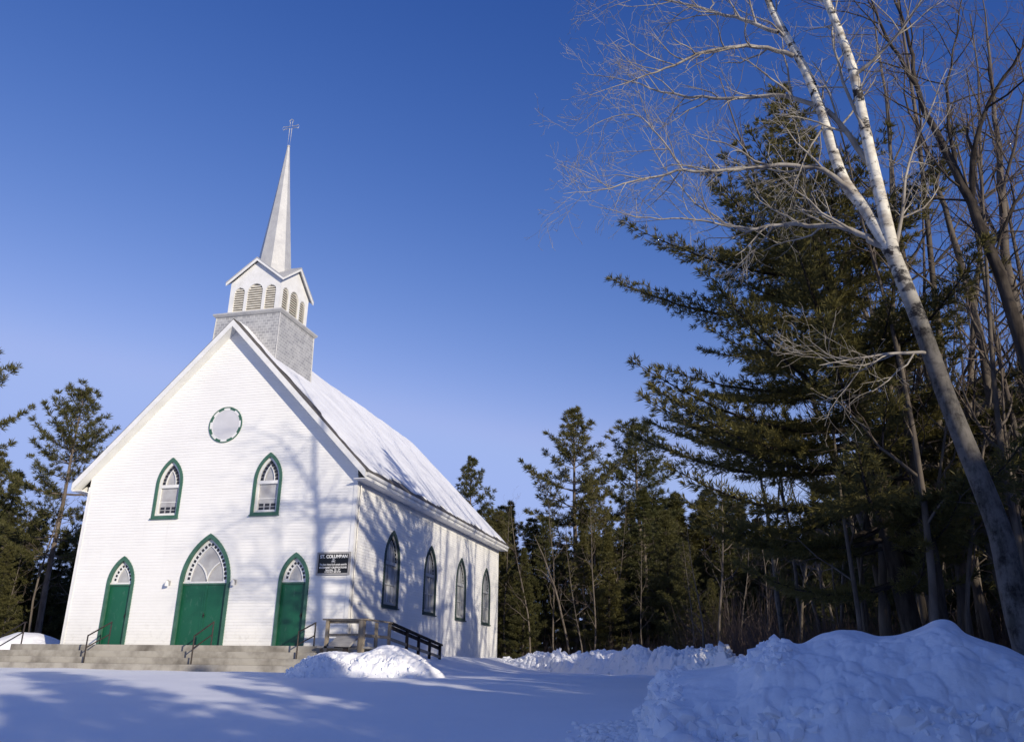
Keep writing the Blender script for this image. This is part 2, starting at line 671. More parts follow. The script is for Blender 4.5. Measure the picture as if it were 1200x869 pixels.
def sheet(mb, fr, lim, z0, z1, step, ops, lip=.014):
    z = z0
    while z < z1 - 1e-4:
        zt = min(z + step, z1)
        zm = (z + zt) / 2
        a, b = lim(zm)
        holes = sorted(i for i in (in_open(o, zm) for o in ops) if i)
        segs, cur = [], a
        for h0, h1 in holes:
            if h0 > cur:
                segs.append((cur, h0))
            cur = max(cur, h1)
        if cur < b:
            segs.append((cur, b))
        for s0, s1 in segs:
            if s1 - s0 < .005:
                continue
            vs = [fr.p(s0, z, lip), fr.p(s1, z, lip), fr.p(s1, zt, .002), fr.p(s0, zt, .002), fr.p(s0, z, .002), fr.p(s1, z, .002)]
            mb.add(vs, [(0, 1, 2, 3), (4, 5, 1, 0)] if lip > .003 else [(0, 1, 2, 3)])
        z = zt


SD, SDW = 3.50, .545
DOORS = [(-SD, .50, PLAT, 2.93, 3.80), (0, .93, PLAT, 2.93, 4.54), (SD, .50, PLAT, 2.93, 3.80)]
FWIN = [(-2.065, .49, 5.36, 6.55, 7.47), (2.065, .49, 5.36, 6.55, 7.47)]
SWIN = [(3.577 + i * 4.364, .70, 2.36, 3.925, 5.06) for i in range(4)]
CEN_Z, CEN_R = 8.76, .70
TRIM = .10

mb = MB()
full = lambda z: (-W2, W2)
gab = lambda z: (-min(W2, max(.02, (12.80 - z) / SLOPE)), min(W2, max(.02, (12.80 - z) / SLOPE)))
sheet(mb, FRONT, gab, -.3, 12.7, .105, DOORS + FWIN)
sheet(mb, BACK, gab, -.3, 12.7, .105, [])
sheet(mb, RIGHT, lambda z: (0, LEN), -.3, EAVE + .1, .105, SWIN)
LWIN = [(-o[0],) + o[1:] for o in SWIN]
sheet(mb, LEFT, lambda z: (-LEN, 0), -.3, EAVE + .1, .105, LWIN)
mb.build('wall', M['siding'], church)
# dark backing so no opening shows through
mb = MB()
mb.box(-W2 + .35, W2 - .35, .35, LEN - .35, 0, EAVE - .2)
mb.build('interior', M['dark'], church)

for sx in (-1, 1):
    for y0 in (0, LEN):
        mb = MB()
        yy = -1 if y0 == 0 else 1
        x = sx * W2
        mb.box(min(x + sx * .028, x - sx * .11), max(x + sx * .028, x - sx * .11), min(y0 + yy * .030, y0 + yy * .016), max(y0 + yy * .030, y0 + yy * .016), -.3, EAVE - .02)
        mb.box(min(x + sx * .016, x + sx * .031), max(x + sx * .016, x + sx * .031), min(y0 + yy * .033, y0 - yy * .11), max(y0 + yy * .033, y0 - yy * .11), -.3, EAVE - .02)
        mb.build('corner_board', M['white'], church)


def reveal(mb, fr, op, w0, w1):
    """thin inner lining of an opening so that the wall has thickness"""
    u0, hw, z0, zs, za = op
    o = arch_outline(hw, z0, zs, za)
    n = len(o)
    vs = [fr.p(u0 + u, z, w_) for w_ in (w0, w1) for u, z in o]
    mb.add(vs, [(i, n + i, n + (i + 1) % n, (i + 1) % n) for i in range(n)])


def border_blocks(mb, fr, u0, hw, zs, za, off, size, gap, w0, w1, nmax=40):
    """small square panes following the arch"""
    pts = lancet(hw, zs, za, 24, off)
    P_ = [Vector((u, z)) for u, z in pts]
    L_ = [0]
    for a, b in zip(P_, P_[1:]):
        L_.append(L_[-1] + (b - a).length)
    tot = L_[-1]
    n = max(3, int(tot / (size + gap)))
    for k in range(n):
        s_ = tot * (k + .5) / n
        i = max(j for j in range(len(L_) - 1) if L_[j] <= s_)
        t = (P_[i + 1] - P_[i]).normalized()
        c = P_[i] + t * (s_ - L_[i])
        nn = Vector((-t.y, t.x))
        q = [c + t * a * size / 2 + nn * b * size / 2 for a, b in ((-1, -1), (1, -1), (1, 1), (-1, 1))]
        plate(mb, fr, u0, [(p.x, p.y) for p in q], w0, w1)


def make_window(fr, op, side=False, label=None):
    u0, hw, z0, zs, za = op
    t = .085 if not side else .05
    mb = MB()
    # outer casing straddles the wall edge
    outer = arch_outline(hw + TRIM - .02, z0 - .075, zs, za + .115)
    inner = arch_outline(hw, z0, zs, za, .03, .02)
    ring_prism(mb, fr, u0, outer, inner, -.01, .045)
    cas = mb.build('window', M['side_trim' if side else 'green_trim'], church)
    if label:
        cas['label'] = label
    mb = MB()
    blk(mb, fr, u0 - hw - .10, u0 + hw + .10, z0 - .115, z0 - .076, -.01, .10)
    mb.build('sill', M['side_trim' if side else 'green_trim'], cas)
    # white frame set back in the reveal
    mb = MB()
    ring_prism(mb, fr, u0, arch_outline(hw, z0, zs, za), arch_outline(hw, z0, zs, za, t + .03, .10), -.11, -.045)
    reveal(mb, fr, op, .0, -.12)
    zt = zs - .06 if not side else zs
    blk(mb, fr, u0 - hw + .02, u0 + hw - .02, zt - .06, zt + .06, -.112, -.035)
    # arched inner rib dividing border panes from the light
    o2 = lancet(hw, zs, za, 12, t + .18)
    i2 = lancet(hw, zs, za, 12, t + .21)
    base = zt + .06
    ro = [(o2[0][0], base)] + o2 + [(o2[-1][0], base)]
    ri = [(i2[0][0], base)] + i2 + [(i2[-1][0], base)]
    n = len(ro)
    for a in range(n - 1):
        plate(mb, fr, u0, [ro[a], ro[a + 1], ri[a + 1], ri[a]], -.108, -.055)
    mb.build('frame', M['side_frame' if side else 'white'], cas)
    # upper light, lower pane
    mb = MB()
    plate(mb, fr, u0, [(-(hw - t - .03), zt)] + [((hw - t - .03), zt)] + lancet(hw, zs, za, 10, t + .03), -.135, -.118)
    mb.build('pane', M['pane'] if not side else M['curtain_pane'], cas)
    mb = MB()
    blk(mb, fr, u0 - hw + t, u0 + hw - t, z0 + .05, zt - .055, -.136, -.117)
    mb.build('pane', M['pane'] if not side else M['curtain_pane'], cas)
    mb = MB()
    border_blocks(mb, fr, u0, hw, zs, za, t + .105, .085 if not side else .10, .05, -.112, -.052)
    if not side:
        n = 3
        wd = (2 * (hw - t - .03) - .06) / n
        for k in range(n):
            for j in range(2):
                a = u0 - hw + t + .03 + .02 + k * (wd + .01)
                zz = z0 + .13 + j * .13
                blk(mb, fr, a + .02, a + wd - .03, zz, zz + .10, -.118, -.112)
    mb.build('small_pane', M['dark_pane'], cas)
    mb = MB()
    if side:   # glazing bars
        zq = (z0 + zt) / 2
        blk(mb, fr, u0 - hw + t, u0 + hw - t, zq - .025, zq + .025, -.116, -.075)
        blk(mb, fr, u0 - hw + t - .001, u0 + hw - t + .001, z0 + .09, z0 + .14, -.1165, -.085)
    else:
        zq = z0 + (zt - z0) * .48
        blk(mb, fr, u0 - hw + t, u0 + hw - t, zq - .012, zq + .012, -.1165, -.10)
        blk(mb, fr, u0 - hw + t - .001, u0 + hw - t + .001, z0 + .095, z0 + .125, -.1165, -.085)
    mb.build('glazing_bar', M['side_frame' if side else 'white'], cas)


for i, o in enumerate(FWIN):
    make_window(FRONT, o)
for o in SWIN:
    make_window(RIGHT, o, True)
for o in LWIN:
    make_window(LEFT, o, True)


def make_door(op, double):
    u0, hw, z0, zs, za = op
    mb = MB()
    tr = .12 if double else .11
    outer = arch_outline(hw + tr - .03, z0 + .004, zs, za + .13)
    inner = arch_outline(hw, z0, zs, za, .035, .005)
    ring_prism(mb, FRONT, u0, outer, inner, -.01, .05)
    d = mb.build('door', M['green_trim'], church)
    mb = MB()
    reveal(mb, FRONT, op, 0, -.16)
    mb.build('jamb', M['green_trim'], d)
    n = 2 if double else 1
    for k in range(n):
        a = u0 - hw + .002 + k * hw * (2 / n if n == 2 else 1)
        b = a + 2 * hw / n - .006
        mb = MB()
        blk(mb, FRONT, a, b, z0 + .012, zs - .07, -.15, -.09)
        # vertical battens: a plain boarded leaf with a raised edge
        blk(mb, FRONT, a, a + .085, z0 + .013, zs - .071, -.10, -.075)
        blk(mb, FRONT, b - .085, b, z0 + .013, zs - .071, -.10, -.075)
        lf = mb.build('door_leaf', M['door'], d)
    # head bar
    mb = MB()
    blk(mb, FRONT, u0 - hw, u0 + hw, zs - .068, zs - .005, -.155, -.05)
    mb.build('head_bar', M['green_trim'], d)
    # fanlight: white filled arch, panes
    mb = MB()
    blk(mb, FRONT, u0 - hw + .003, u0 + hw - .003, zs - .004, zs + .055, -.14, -.055)
    o1 = lancet(hw, zs, za, 14, .012)
    inn = .26 if double else .24
    i1 = lancet(hw, zs, za, 14, inn)
    for a in range(len(o1) - 1):
        plate(mb, FRONT, u0, [o1[a], o1[a + 1], i1[a + 1], i1[a]], -.14, -.085)
    if double:
        # intersecting tracery: two arcs rising from the middle of the bar
        q = hw - inn
        for sg in (-1, 1):
            arc = []
            for j in range(11):
                th = j / 10 * 1.0
                rr = q * 1.75
                arc.append((sg * (rr - rr * math.cos(th)), zs + .03 + rr * math.sin(th) * .75))
            arc = [p for p in arc if in_open((0, hw - inn + .02, zs, zs, za - inn * 1.25), p[1]) and abs(p[0]) < in_open((0, hw - inn + .02, zs, zs, za - inn * 1.25), p[1])[1]]
            for p0, p1 in zip(arc, arc[1:]):
                t = Vector((p1[0] - p0[0], p1[1] - p0[1])).normalized() * .02
                plate(mb, FRONT, u0, [(p0[0] + t.y, p0[1] - t.x), (p1[0] + t.y, p1[1] - t.x), (p1[0] - t.y, p1[1] + t.x), (p0[0] - t.y, p0[1] + t.x)], -.12, -.08)
    mb.build('fanlight_frame', M['white'], d)
    mb = MB()
    plate(mb, FRONT, u0, [(-hw + .05, zs)] + [(hw - .05, zs)] + lancet(hw, zs, za, 12, .06), -.158, -.128)
    mb.build('fanlight', M['pane'], d)
    mb = MB()
    border_blocks(mb, FRONT, u0, hw, zs + .09, za, .19 if double else .175, .10 if double else .085, .055 if double else .045, -.10, -.081)
    mb.build('small_pane', M['dark_pane'], d)
    mb = MB()
    hx = u0 + (.08 if double else hw - .14)
    mb.tube([FRONT.p(hx, z0 + 1.02, -.07), FRONT.p(hx, z0 + 1.02, -.03)], .03, 8)
    mb.tube([FRONT.p(hx, z0 + .94, -.045), FRONT.p(hx, z0 + 1.10, -.045)], .013, 6)
    mb.build('handle', M['iron'], d)


make_door(DOORS[0], False)
make_door(DOORS[1], True)
make_door(DOORS[2], False)

# round window in the gable
mb = MB()
N = 48
circ = lambda r_: [(r_ * math.cos(2 * PI * i / N), CEN_Z + r_ * math.sin(2 * PI * i / N)) for i in range(N)]
ring_prism(mb, FRONT, 0, circ(CEN_R), circ(CEN_R - .032), -.01, .05)
rw = mb.build('round_window', M['green_trim'], church)
mb = MB()
ring_prism(mb, FRONT, 0, circ(CEN_R - .032), circ(CEN_R - .13), .0, .030)
mb.build('frame', M['white'], rw)
mb = MB()
plate(mb, FRONT, 0, circ(CEN_R - .13), .0, .022)
mb.build('pane', M['oculus'], rw)
for k in range(8):
    mb = MB()
    a0 = 2 * PI * (k + .28) / 8
    pts = [(CEN_R - .052 - .10 * (i > 3)) for i in range(8)]
    aa = [a0 + (2 * PI / 8 * .46) * t for t in (0, 1 / 3, 2 / 3, 1)]
    o = [((CEN_R - .034) * math.cos(a), CEN_Z + (CEN_R - .034) * math.sin(a)) for a in aa]
    i_ = [((CEN_R - .105) * math.cos(a), CEN_Z + (CEN_R - .105) * math.sin(a)) for a in aa]
    plate(mb, FRONT, 0, o + i_[::-1], .0, .036)
    mb.build('ring_segment', M['green_trim'], rw)

# wall lamps beside the middle door, and a meter pipe at the corner
for u in (-1.44, 1.22):
    mb = MB()
    blk(mb, FRONT, u - .05, u + .05, 2.86, 3.02, .012, .035)
    mb.tube([FRONT.p(u, 2.97, .03), FRONT.p(u, 3.03, .11), FRONT.p(u, 2.99, .17)], [.018, .018, .018], 6)
    lp = mb.build('wall_lamp', M['lamp'], church)
    mb = MB()
    mb.tube([FRONT.p(u, 3.0, .17), FRONT.p(u, 2.96, .17), FRONT.p(u, 2.82, .17)], [.03, .06, .075], 10)
    mb.build('lamp_shade', M['white'], lp)
mb = MB()
mb.tube([(W2 + .06, .22, 6.3), (W2 + .07, .22, 5.9), (W2 + .05, .2, 5.6), (W2 + .05, .2, .6)], .022, 6)
mb.build('conduit', M['lamp'], church)

# --------------------------------------------------------------- roof
OF, OB = .42, .35              # overhang at the front and back gables
XT = 6.07                      # outer eave edge
TOP = 12.98                    # ridge of the roofing
UND = APEX + .14               # soffit line at the ridge
zt = lambda x: TOP - SLOPE * abs(x)
zu = lambda x: UND - SLOPE * abs(x)
y0, y1 = -OF, LEN + OB
mb = MB()
for sgn in (-1, 1):
    a = [(0, y0, TOP), (sgn * (XT + .04), y0, zt(XT + .04)), (sgn * (XT + .04), y1, zt(XT + .04)), (0, y1, TOP)]
    b = [(x, y, z - .05) for x, y, z in a]
    mb.add(a + b, [(0, 1, 2, 3), (7, 6, 5, 4), (0, 4, 5, 1), (1, 5, 6, 2), (2, 6, 7, 3)])
roof = mb.build('roof', M['roofing'], church)
for k in range(2):
    yy = (y0 + .02, y0 - .02) if k == 0 else (y1 - .02, y1 + .02)
    for sgn in (-1, 1):
        mb = MB()
        pr = [(0, TOP - .055), (XT, zt(XT) - .055), (XT, zt(XT) - .33), (0, TOP - .33)]
        n = 4
        vs = [(sgn * x, y, z) for y in yy for x, z in pr]
        mb.add(vs, [(0, 1, 2, 3), (7, 6, 5, 4)] + [(i, 4 + i, 4 + (i + 1) % 4, (i + 1) % 4) for i in range(4)])
        mb.build('rake_board', M['white'], church)
# soffit boards under the gable overhangs
for sgn in (-1, 1):
    for ya, yb in ((y0 + .03, .0), (LEN, y1 - .03)):
        mb = MB()
        za = TOP - .325
        mb.add([(0, ya, za), (sgn * XT, ya, za - SLOPE * XT), (sgn * XT, yb, za - SLOPE * XT), (0, yb, za)], [(0, 1, 2, 3)])
        mb.add([(0, ya, za + .02), (sgn * XT, ya, za + .02 - SLOPE * XT), (sgn * XT, yb, za + .02 - SLOPE * XT), (0, yb, za + .02)], [(3, 2, 1, 0)])
        mb.build('soffit', M['soffit'], church)
    # boxed eave: soffit, fascia and gutter
    zs_ = zt(XT) - .36
    mb = MB()
    mb.box(*sorted((sgn * (W2 + .03), sgn * (XT - .005))), y0 + .025, y1 - .025, zs_, zs_ + .03)
    mb.box(*sorted((sgn * (XT - .03), sgn * XT)), y0 + .025, y1 - .025, zs_ + .032, zt(XT) - .06)
    mb.build('eave_box', M['white'], church)
    prof = [(XT + .004, zt(XT) - .24), (XT + .05, zt(XT) - .245), (XT + .085, zt(XT) - .20), (XT + .09, zt(XT) - .13), (XT + .075, zt(XT) - .13), (XT + .07, zt(XT) - .19), (XT + .004, zt(XT) - .21)]
    mb = MB()
    n = len(prof)
    vs = [(sgn * x, y, z) for y in (y0 + .06, y1 - .06) for x, z in prof]
    mb.add(vs, [(i, (i + 1) % n, n + (i + 1) % n, n + i) for i in range(n)] + [tuple(range(n)), tuple(range(n, 2 * n))])
    mb.build('gutter', M['white'], church)

# snow lying on both slopes; ragged at the rake and the eave
for sgn in (-1, 1):
    nu, nv = 120, 320
    U, V = np.meshgrid(np.linspace(0, 1, nu), np.linspace(0, 1, nv))
    ya = y0 + .16 + .55 * (vnoise(U * 7, U * 0 + 3.3, 11 + sgn)) ** 2 + .16 * vnoise(U * 30, U * 0, 3)
    X = .02 + U * (XT - .02)
    Y = ya + V * (y1 - .05 - ya)
    edge = np.minimum.reduce([U * 0 + 1, V * 30, (1 - V) * 30])
    eav = XT + .01 - .22 * vnoise(Y * 1.1, Y * 0 + 2, 21) ** 2 - .12 * vnoise(Y * 4, Y * 0 + 2, 22)
    X = np.minimum(X, eav)
    th = .02 + .045 * np.clip(edge, 0, 1) + .05 * fbm(X * .8, Y * .8, 4, 31) * 2 + .03 * fbm(X * 3, Y * 3, 3, 33)
    th = np.maximum(th, -.01) * np.clip((1 - U) * 40 + .05, .05, 1)
    Z = TOP - SLOPE * X + th
    idx = np.arange(U.size).reshape(U.shape)
    ff = np.stack([idx[:-1, :-1], idx[:-1, 1:], idx[1:, 1:], idx[1:, :-1]], -1).reshape(-1, 4)
    if sgn < 0:
        ff = ff[:, ::-1]
    o = np_mesh('roof_snow', np.stack([sgn * X, Y, Z], -1).reshape(-1, 3), ff, M['roof_snow'], roof, True)

# --------------------------------------------------------------- belfry
YS = 1.96
bel = empty('belfry', (0, YS, 0))
bel.parent = church
T2, T1, T3 = 1.44, 1.56, 1.165
ZC, ZCT, ZB = 13.62, 15.16, 9.9
mb = MB()
h = [(-1, -1), (1, -1), (1, 1), (-1, 1)]
vs = [(a * (T2 + .06), b * (T2 + .06), ZB + .2) for a, b in h] + [(a * T2, b * T2, ZC - .10) for a, b in h]
mb.add(vs, [(i, (i + 1) % 4, 4 + (i + 1) % 4, 4 + i) for i in range(4)])
mb.build('skirt', M['shingle_metal'], bel)
mb = MB()
prof = [(T2 - .02, ZC - .13), (T2 + .05, ZC - .11), (T1, ZC - .03), (T1, ZC + .03), (T3 - .05, ZC + .10)]
for (r0, z0_), (r1, z1_) in zip(prof, prof[1:]):
    mb.add([(a * r0, b * r0, z0_) for a, b in h] + [(a * r1, b * r1, z1_) for a, b in h], [(i, (i + 1) % 4, 4 + (i + 1) % 4, 4 + i) for i in range(4)])
mb.build('skirt_cornice', M['spire_metal'], bel)
for a, b in h:
    mb = MB()
    mb.tube([(a * (T2 + .065), b * (T2 + .065), ZB + .2), (a * (T2 + .005), b * (T2 + .005), ZC - .12)], .022, 6)
    mb.build('corner_strip', M['spire_metal'], bel)
# louvred chamber: four walls with three pointed openings each
mb = MB()
mbl = [MB() for _ in range(12)]
mbd = MB()
c0 = ZC + .05
ops3 = [(-.72, .235, c0 + .12, c0 + 1.02, c0 + 1.26), (0, .345, c0 + .12, c0 + 1.02, c0 + 1.39), (.72, .235, c0 + .12, c0 + 1.02, c0 + 1.26)]
faces4 = [Frame((0, -T3, 0), (1, 0, 0), (0, -1, 0)), Frame((T3, 0, 0), (0, 1, 0), (1, 0, 0)), Frame((0, T3, 0), (-1, 0, 0), (0, 1, 0)), Frame((-T3, 0, 0), (0, -1, 0), (-1, 0, 0))]
GEZ, GAZ = 15.17, 16.10
q = 0
for fr in faces4:
    sheet(mb, fr, lambda z: (-T3, T3), c0 - .02, ZCT, .03, ops3, 0)
    sheet(mb, fr, lambda z: (-max(0, T3 * (GAZ - z) / (GAZ - ZCT)), max(0, T3 * (GAZ - z) / (GAZ - ZCT))), ZCT, GAZ, .05, [], 0)
    for op in ops3:
        reveal(mb, fr, op, .0, -.10)
        z = op[2] + .03
        while z < op[4] - .05:
            it = in_open(op, z)
            if it:
                a_, b_ = it
                vs = [fr.p(a_, z - .045, -.015), fr.p(b_, z - .045, -.015), fr.p(b_, z + .035, -.085), fr.p(a_, z + .035, -.085)]
                vs += [fr.p(a_, z - .074, -.016), fr.p(b_, z - .074, -.016), fr.p(b_, z + .018, -.085), fr.p(a_, z + .018, -.085)]
                mbl[q].add(vs, [(0, 1, 2, 3), (7, 6, 5, 4), (0, 4, 5, 1)])
            z += .105
        q += 1
mb.build('chamber_wall', M['white'], bel)
for m_ in mbl:
    m_.build('louver', M['louver'], bel)
mbd.box(-T3 + .16, T3 - .16, -T3 + .16, T3 - .16, c0, ZCT - .02)
mbd.build('chamber_interior', M['dark'], bel)
# four small gables over the chamber
GE, TE = 1.34, 1.33
for k in range(4):
    a = k * PI / 2
    ca, sa = math.cos(a), math.sin(a)
    rot = lambda x, y, z: (x * ca - y * sa, x * sa + y * ca, z)
    mb = MB()
    rz = GAZ + .11
    for sgn in (-1, 1):
        p = [(0, -GE, rz), (sgn * TE, -GE, GEZ), (0, 0, rz)]
        p += [(x, y, z - .09) for x, y, z in p]
        # slope runs back into the valley, at the diagonal
        vs = [(0, -GE, rz), (sgn * TE, -GE, GEZ), (sgn * TE, -TE, GEZ), (0, 0, rz)]
        vs = vs + [(x, y, z - .05) for x, y, z in vs]
        mb.add([rot(*v) for v in vs], [(0, 1, 2, 3), (7, 6, 5, 4), (0, 4, 5, 1), (1, 5, 6, 2)])
    mb.build('gable_roof', M['spire_metal'], bel)
    mb = MB()
    for sgn in (-1, 1):
        pr = [(0, rz - .055), (sgn * (TE - .01), GEZ - .05), (sgn * (TE - .01), GEZ - .15), (0, rz - .165)]
        vs = [rot(x, y, z) for y in (-GE + .01, -GE + .05) for x, z in pr]
        mb.add(vs, [(0, 1, 2, 3), (7, 6, 5, 4)] + [(i, 4 + i, 4 + (i + 1) % 4, (i + 1) % 4) for i in range(4)])
    mb.build('gable_board', M['white'], bel)
# --------------------------------------------------------------- spire
mb = MB()
ang = [PI / 8 + i * PI / 4 for i in range(8)]
zb, zt_ = 15.45, 22.5
rings = []
for z, r_ in ((zb, .86), (16.2, .74), (18.3, .50), (20.4, .27), (zt_, .055)):
    rings.append([(r_ * math.cos(a), r_ * math.sin(a) + YS, z) for a in ang])
for r0, r1 in zip(rings, rings[1:]):
    mb.add(r0 + r1, [(i, (i + 1) % 8, 8 + (i + 1) % 8, 8 + i) for i in range(8)])
mb.tube([(0, YS, zt_ - .02), (0, YS, zt_ + .05)], [.08, .06], 8)
spire = mb.build('spire', M['spire_metal'], church)
mb = MB()   # open wrought cross with trefoil ends
b0 = zt_ + .04
hz = b0 + 1.0
ws = .055
out = [(-ws, b0), (-ws, hz - ws), (-.30, hz - ws), (-.36, hz - .10), (-.44, hz), (-.36, hz + .10), (-.30, hz + ws), (-ws, hz + ws),
       (-ws, hz + .28), (-.10, hz + .36), (0, hz + .45), (.10, hz + .36), (ws, hz + .28), (ws, hz + ws), (.30, hz + ws), (.36, hz + .10),
       (.44, hz), (.36, hz - .10), (.30, hz - ws), (ws, hz - ws), (ws, b0)]
mb.tube([(x, YS, z) for x, z in out], .018, 6)
mb.build('cross', M['lamp'], spire)

# ------------------------------------------------------------------ sign
board = empty('notice_board', (4.955, -.02, 3.52), 'black church notice board with white lettering in grey frame', 'sign')
mb = MB()
mb.box(-.56, .56, -.035, .0, -.325, .325)
mb.build('panel', M['sign_black'], board)
mb = MB()
for a, b, c, d in ((-.625, .625, .325, .385), (-.625, .625, -.385, -.325), (-.625, -.56, -.325, .325), (.56, .625, -.325, .325)):
    mb.box(a, b, -.055, .0, c, d)
mb.build('frame', M['sign_grey'], board)


def text_mesh(txt, size, width, z, bold=0.0):
    cu = bpy.data.curves.new('lettering', 'FONT')
    cu.body = txt
    cu.size = size
    cu.align_x = 'CENTER'
    cu.offset = bold
    cu.extrude = .003
    ob = bpy.data.objects.new('lettering', cu)
    COL.objects.link(ob)
    dg = bpy.context.evaluated_depsgraph_get()
    me = bpy.data.meshes.new_from_object(ob.evaluated_get(dg))
    bpy.data.objects.remove(ob)
    me.materials.clear()
    me.materials.append(M['lettering'])
    xs = [v.co.x for v in me.vertices]
    k = width / (max(xs) - min(xs))
    mid = (max(xs) + min(xs)) / 2
    for v in me.vertices:
        v.co = Vector(((v.co.x - mid) * k, -.040 - v.co.z, v.co.y + z))
    o = bpy.data.objects.new('lettering', me)
    COL.objects.link(o)
    o.parent = board


text_mesh('ST. COLUMBAN', .155, 1.02, .185, .006)
text_mesh('of', .06, .07, .125, .002)
text_mesh('ARC', .09, .15, .045, .003)
text_mesh("The place where God's people assemble", .085, 1.02, -.06, .002)
text_mesh('EUCHARIST CELEBRATIONS', .085, 1.02, -.165, .003)
text_mesh('Saturday  10 . 5P', .075, .55, -.237, .002)
text_mesh('CONTACT 687-5750', .075, .60, -.305, .002)

# ------------------------------------------------------------------ steps
mb = MB()
for k in range(4):
    t = .32 * k
    z1_ = PLAT - .2 * k
    z0_ = z1_ - .2 if k < 3 else -.4
    x0_, x1_, yf = -6.55 - t, 5.35 + (.0 if k == 0 else .001 * k), -1.30 - .31 * k
    mb.box(x0_, x1_, yf, -.02 if k == 0 else -.024 - .002 * k, z0_, z1_)
    if k == 0:
        mb.box(x0_, -W2 - .04, -.02, 1.2, z0_, z1_ - .002)
steps = mb.build('concrete_steps', M['concrete'])
tag(steps, 'broad weathered concrete steps and landing along the front of the church', 'steps')
bv = steps.modifiers.new('bevel', 'BEVEL')
bv.width = .009
bv.segments = 2


def handrail(pts_top, mids, posts, label, r_=.024):
    o = empty('handrail', posts[0][0], label, 'handrail', 'iron handrails on the church steps')
    base = np.array(posts[0][0], float)
    mb = MB()
    mb.tube(np.array(pts_top) - base, r_, 6)
    mb.build('top_rail', M['iron'], o)
    mb = MB()
    mb.tube(np.array(mids) - base, r_ * .85, 6)
    mb.build('middle_rail', M['iron'], o)
    for a, b in posts:
        mb = MB()
        mb.tube(np.array([a, b]) - base, r_, 6)
        mb.build('post', M['iron'], o)


def stair_rail(x, ya, yb, za, zb_, label):
    handrail([(x, ya, za + .86), (x, yb, zb_ + .74)], [(x, ya, za + .48), (x, yb, zb_ + .34)],
             [((x, ya, za - .05), (x, ya, za + .88)), ((x, yb, zb_ - .01), (x, yb, zb_ + .76))], label)


stair_rail(-2.75, -2.08, -1.05, .2, PLAT, 'dark iron stair handrail in front of the left green door')
stair_rail(1.32, -2.12, -1.15, .2, PLAT, 'dark iron stair handrail in front of the double green door')
stair_rail(4.78, -1.72, -.62, .35, PLAT, 'dark iron stair handrail between right green door and wooden ramp')
handrail([(-7.6, -1.05, .85), (-6.38, -1.05, 1.54), (-6.30, -1.05, 1.54)], [(-7.6, -1.05, .55), (-6.36, -1.05, 1.2)],
         [((-6.36, -1.05, .79), (-6.36, -1.05, 1.54)), ((-7.5, -1.05, .1), (-7.5, -1.05, .9))], 'dark iron handrail at the far left end of the concrete steps')
handrail([(-6.5, .9, 1.5), (-5.85, .9, 1.52), (-5.78, .9, 1.52)], [(-6.5, .9, 1.15), (-5.8, .9, 1.18)],
         [((-5.8, .9, .79), (-5.8, .9, 1.53)), ((-6.45, .9, .75), (-6.45, .9, 1.5))], 'short dark iron handrail at the left front corner of the church')

# ------------------------------------------------------------------ ramp
rampo = empty('wheelchair_ramp', (6.2, -.5, 0), 'weathered wooden access ramp with handrail along the right church corner', 'ramp')
off = np.array([6.2, -.5, 0.])


def rb(mb, a, b, wd, th, up=(0, 0, 1)):
    mb.bar(np.array(a) - off, np.array(b) - off, wd, th, up)


mb = MB()
mb.box(5.37 - 6.2, 6.95 - 6.2, -1.55 + .5, .55 + .5, .74, PLAT - .004)
for k in range(12):
    pass
mb.add([(5.7 - 6.2, 1.055, .74), (6.95 - 6.2, 1.055, .74), (6.95 - 6.2, 7.2, .22), (5.7 - 6.2, 7.2, .22)] + [(5.7 - 6.2, 1.055, .796), (6.95 - 6.2, 1.055, .796), (6.95 - 6.2, 7.2, .276), (5.7 - 6.2, 7.2, .276)],
       [(3, 2, 1, 0), (4, 5, 6, 7), (0, 1, 5, 4), (1, 2, 6, 5), (2, 3, 7, 6), (3, 0, 4, 7)])
mb.build('deck', M['grey_wood'], rampo)
RX = 6.92
for a in ((5.66, -1.5, .05), (6.84, -1.5, 0.05)):
    mb = MB()
    wd = .17 if a[0] > 6 else .10
    rb(mb, (a[0], a[1], .1), (a[0], a[1], 1.57), wd, wd, (0, 1, 0))
    mb.build('post', M['wood'], rampo)
for y in (-.55, .55, 2.2, 3.4, 4.6, 5.8):
    zr = 1.57 if y < 1 else 1.59 - (y - .6) * .112
    mb = MB()
    rb(mb, (RX, y, max(.1, zr - 1.4)), (RX, y, zr - .02), .09, .09, (0, 1, 0))
    mb.build('post', M['wood'] if y < 1 else M['bark_dark'], rampo)
mb = MB()
rb(mb, (5.50, -1.5, 1.60), (7.02, -1.5, 1.60), .15, .045)
rb(mb, (5.60, -1.43, 1.53), (6.80, -1.43, 1.53), .04, .09)
rb(mb, (RX, -1.43, 1.601), (RX, .62, 1.601), .15, .044)
mb.build('top_rail', M['wood'], rampo)
mb = MB()
rb(mb, (RX, .63, 1.595), (RX, 5.95, 1.01), .15, .06)
rb(mb, (RX - .06, .63, 1.48), (RX - .06, 5.9, .89), .04, .12)
mb.build('top_rail', M['bark_dark'], rampo)
mb = MB()
rb(mb, (5.68, -1.5, 1.13), (6.78, -1.5, 1.13), .04, .09)
rb(mb, (RX, -1.4, 1.12), (RX, .60, 1.12), .04, .09)
rb(mb, (RX, .63, 1.08), (RX, 5.9, .56), .04, .10)
mb.build('middle_rail', M['wood'], rampo)

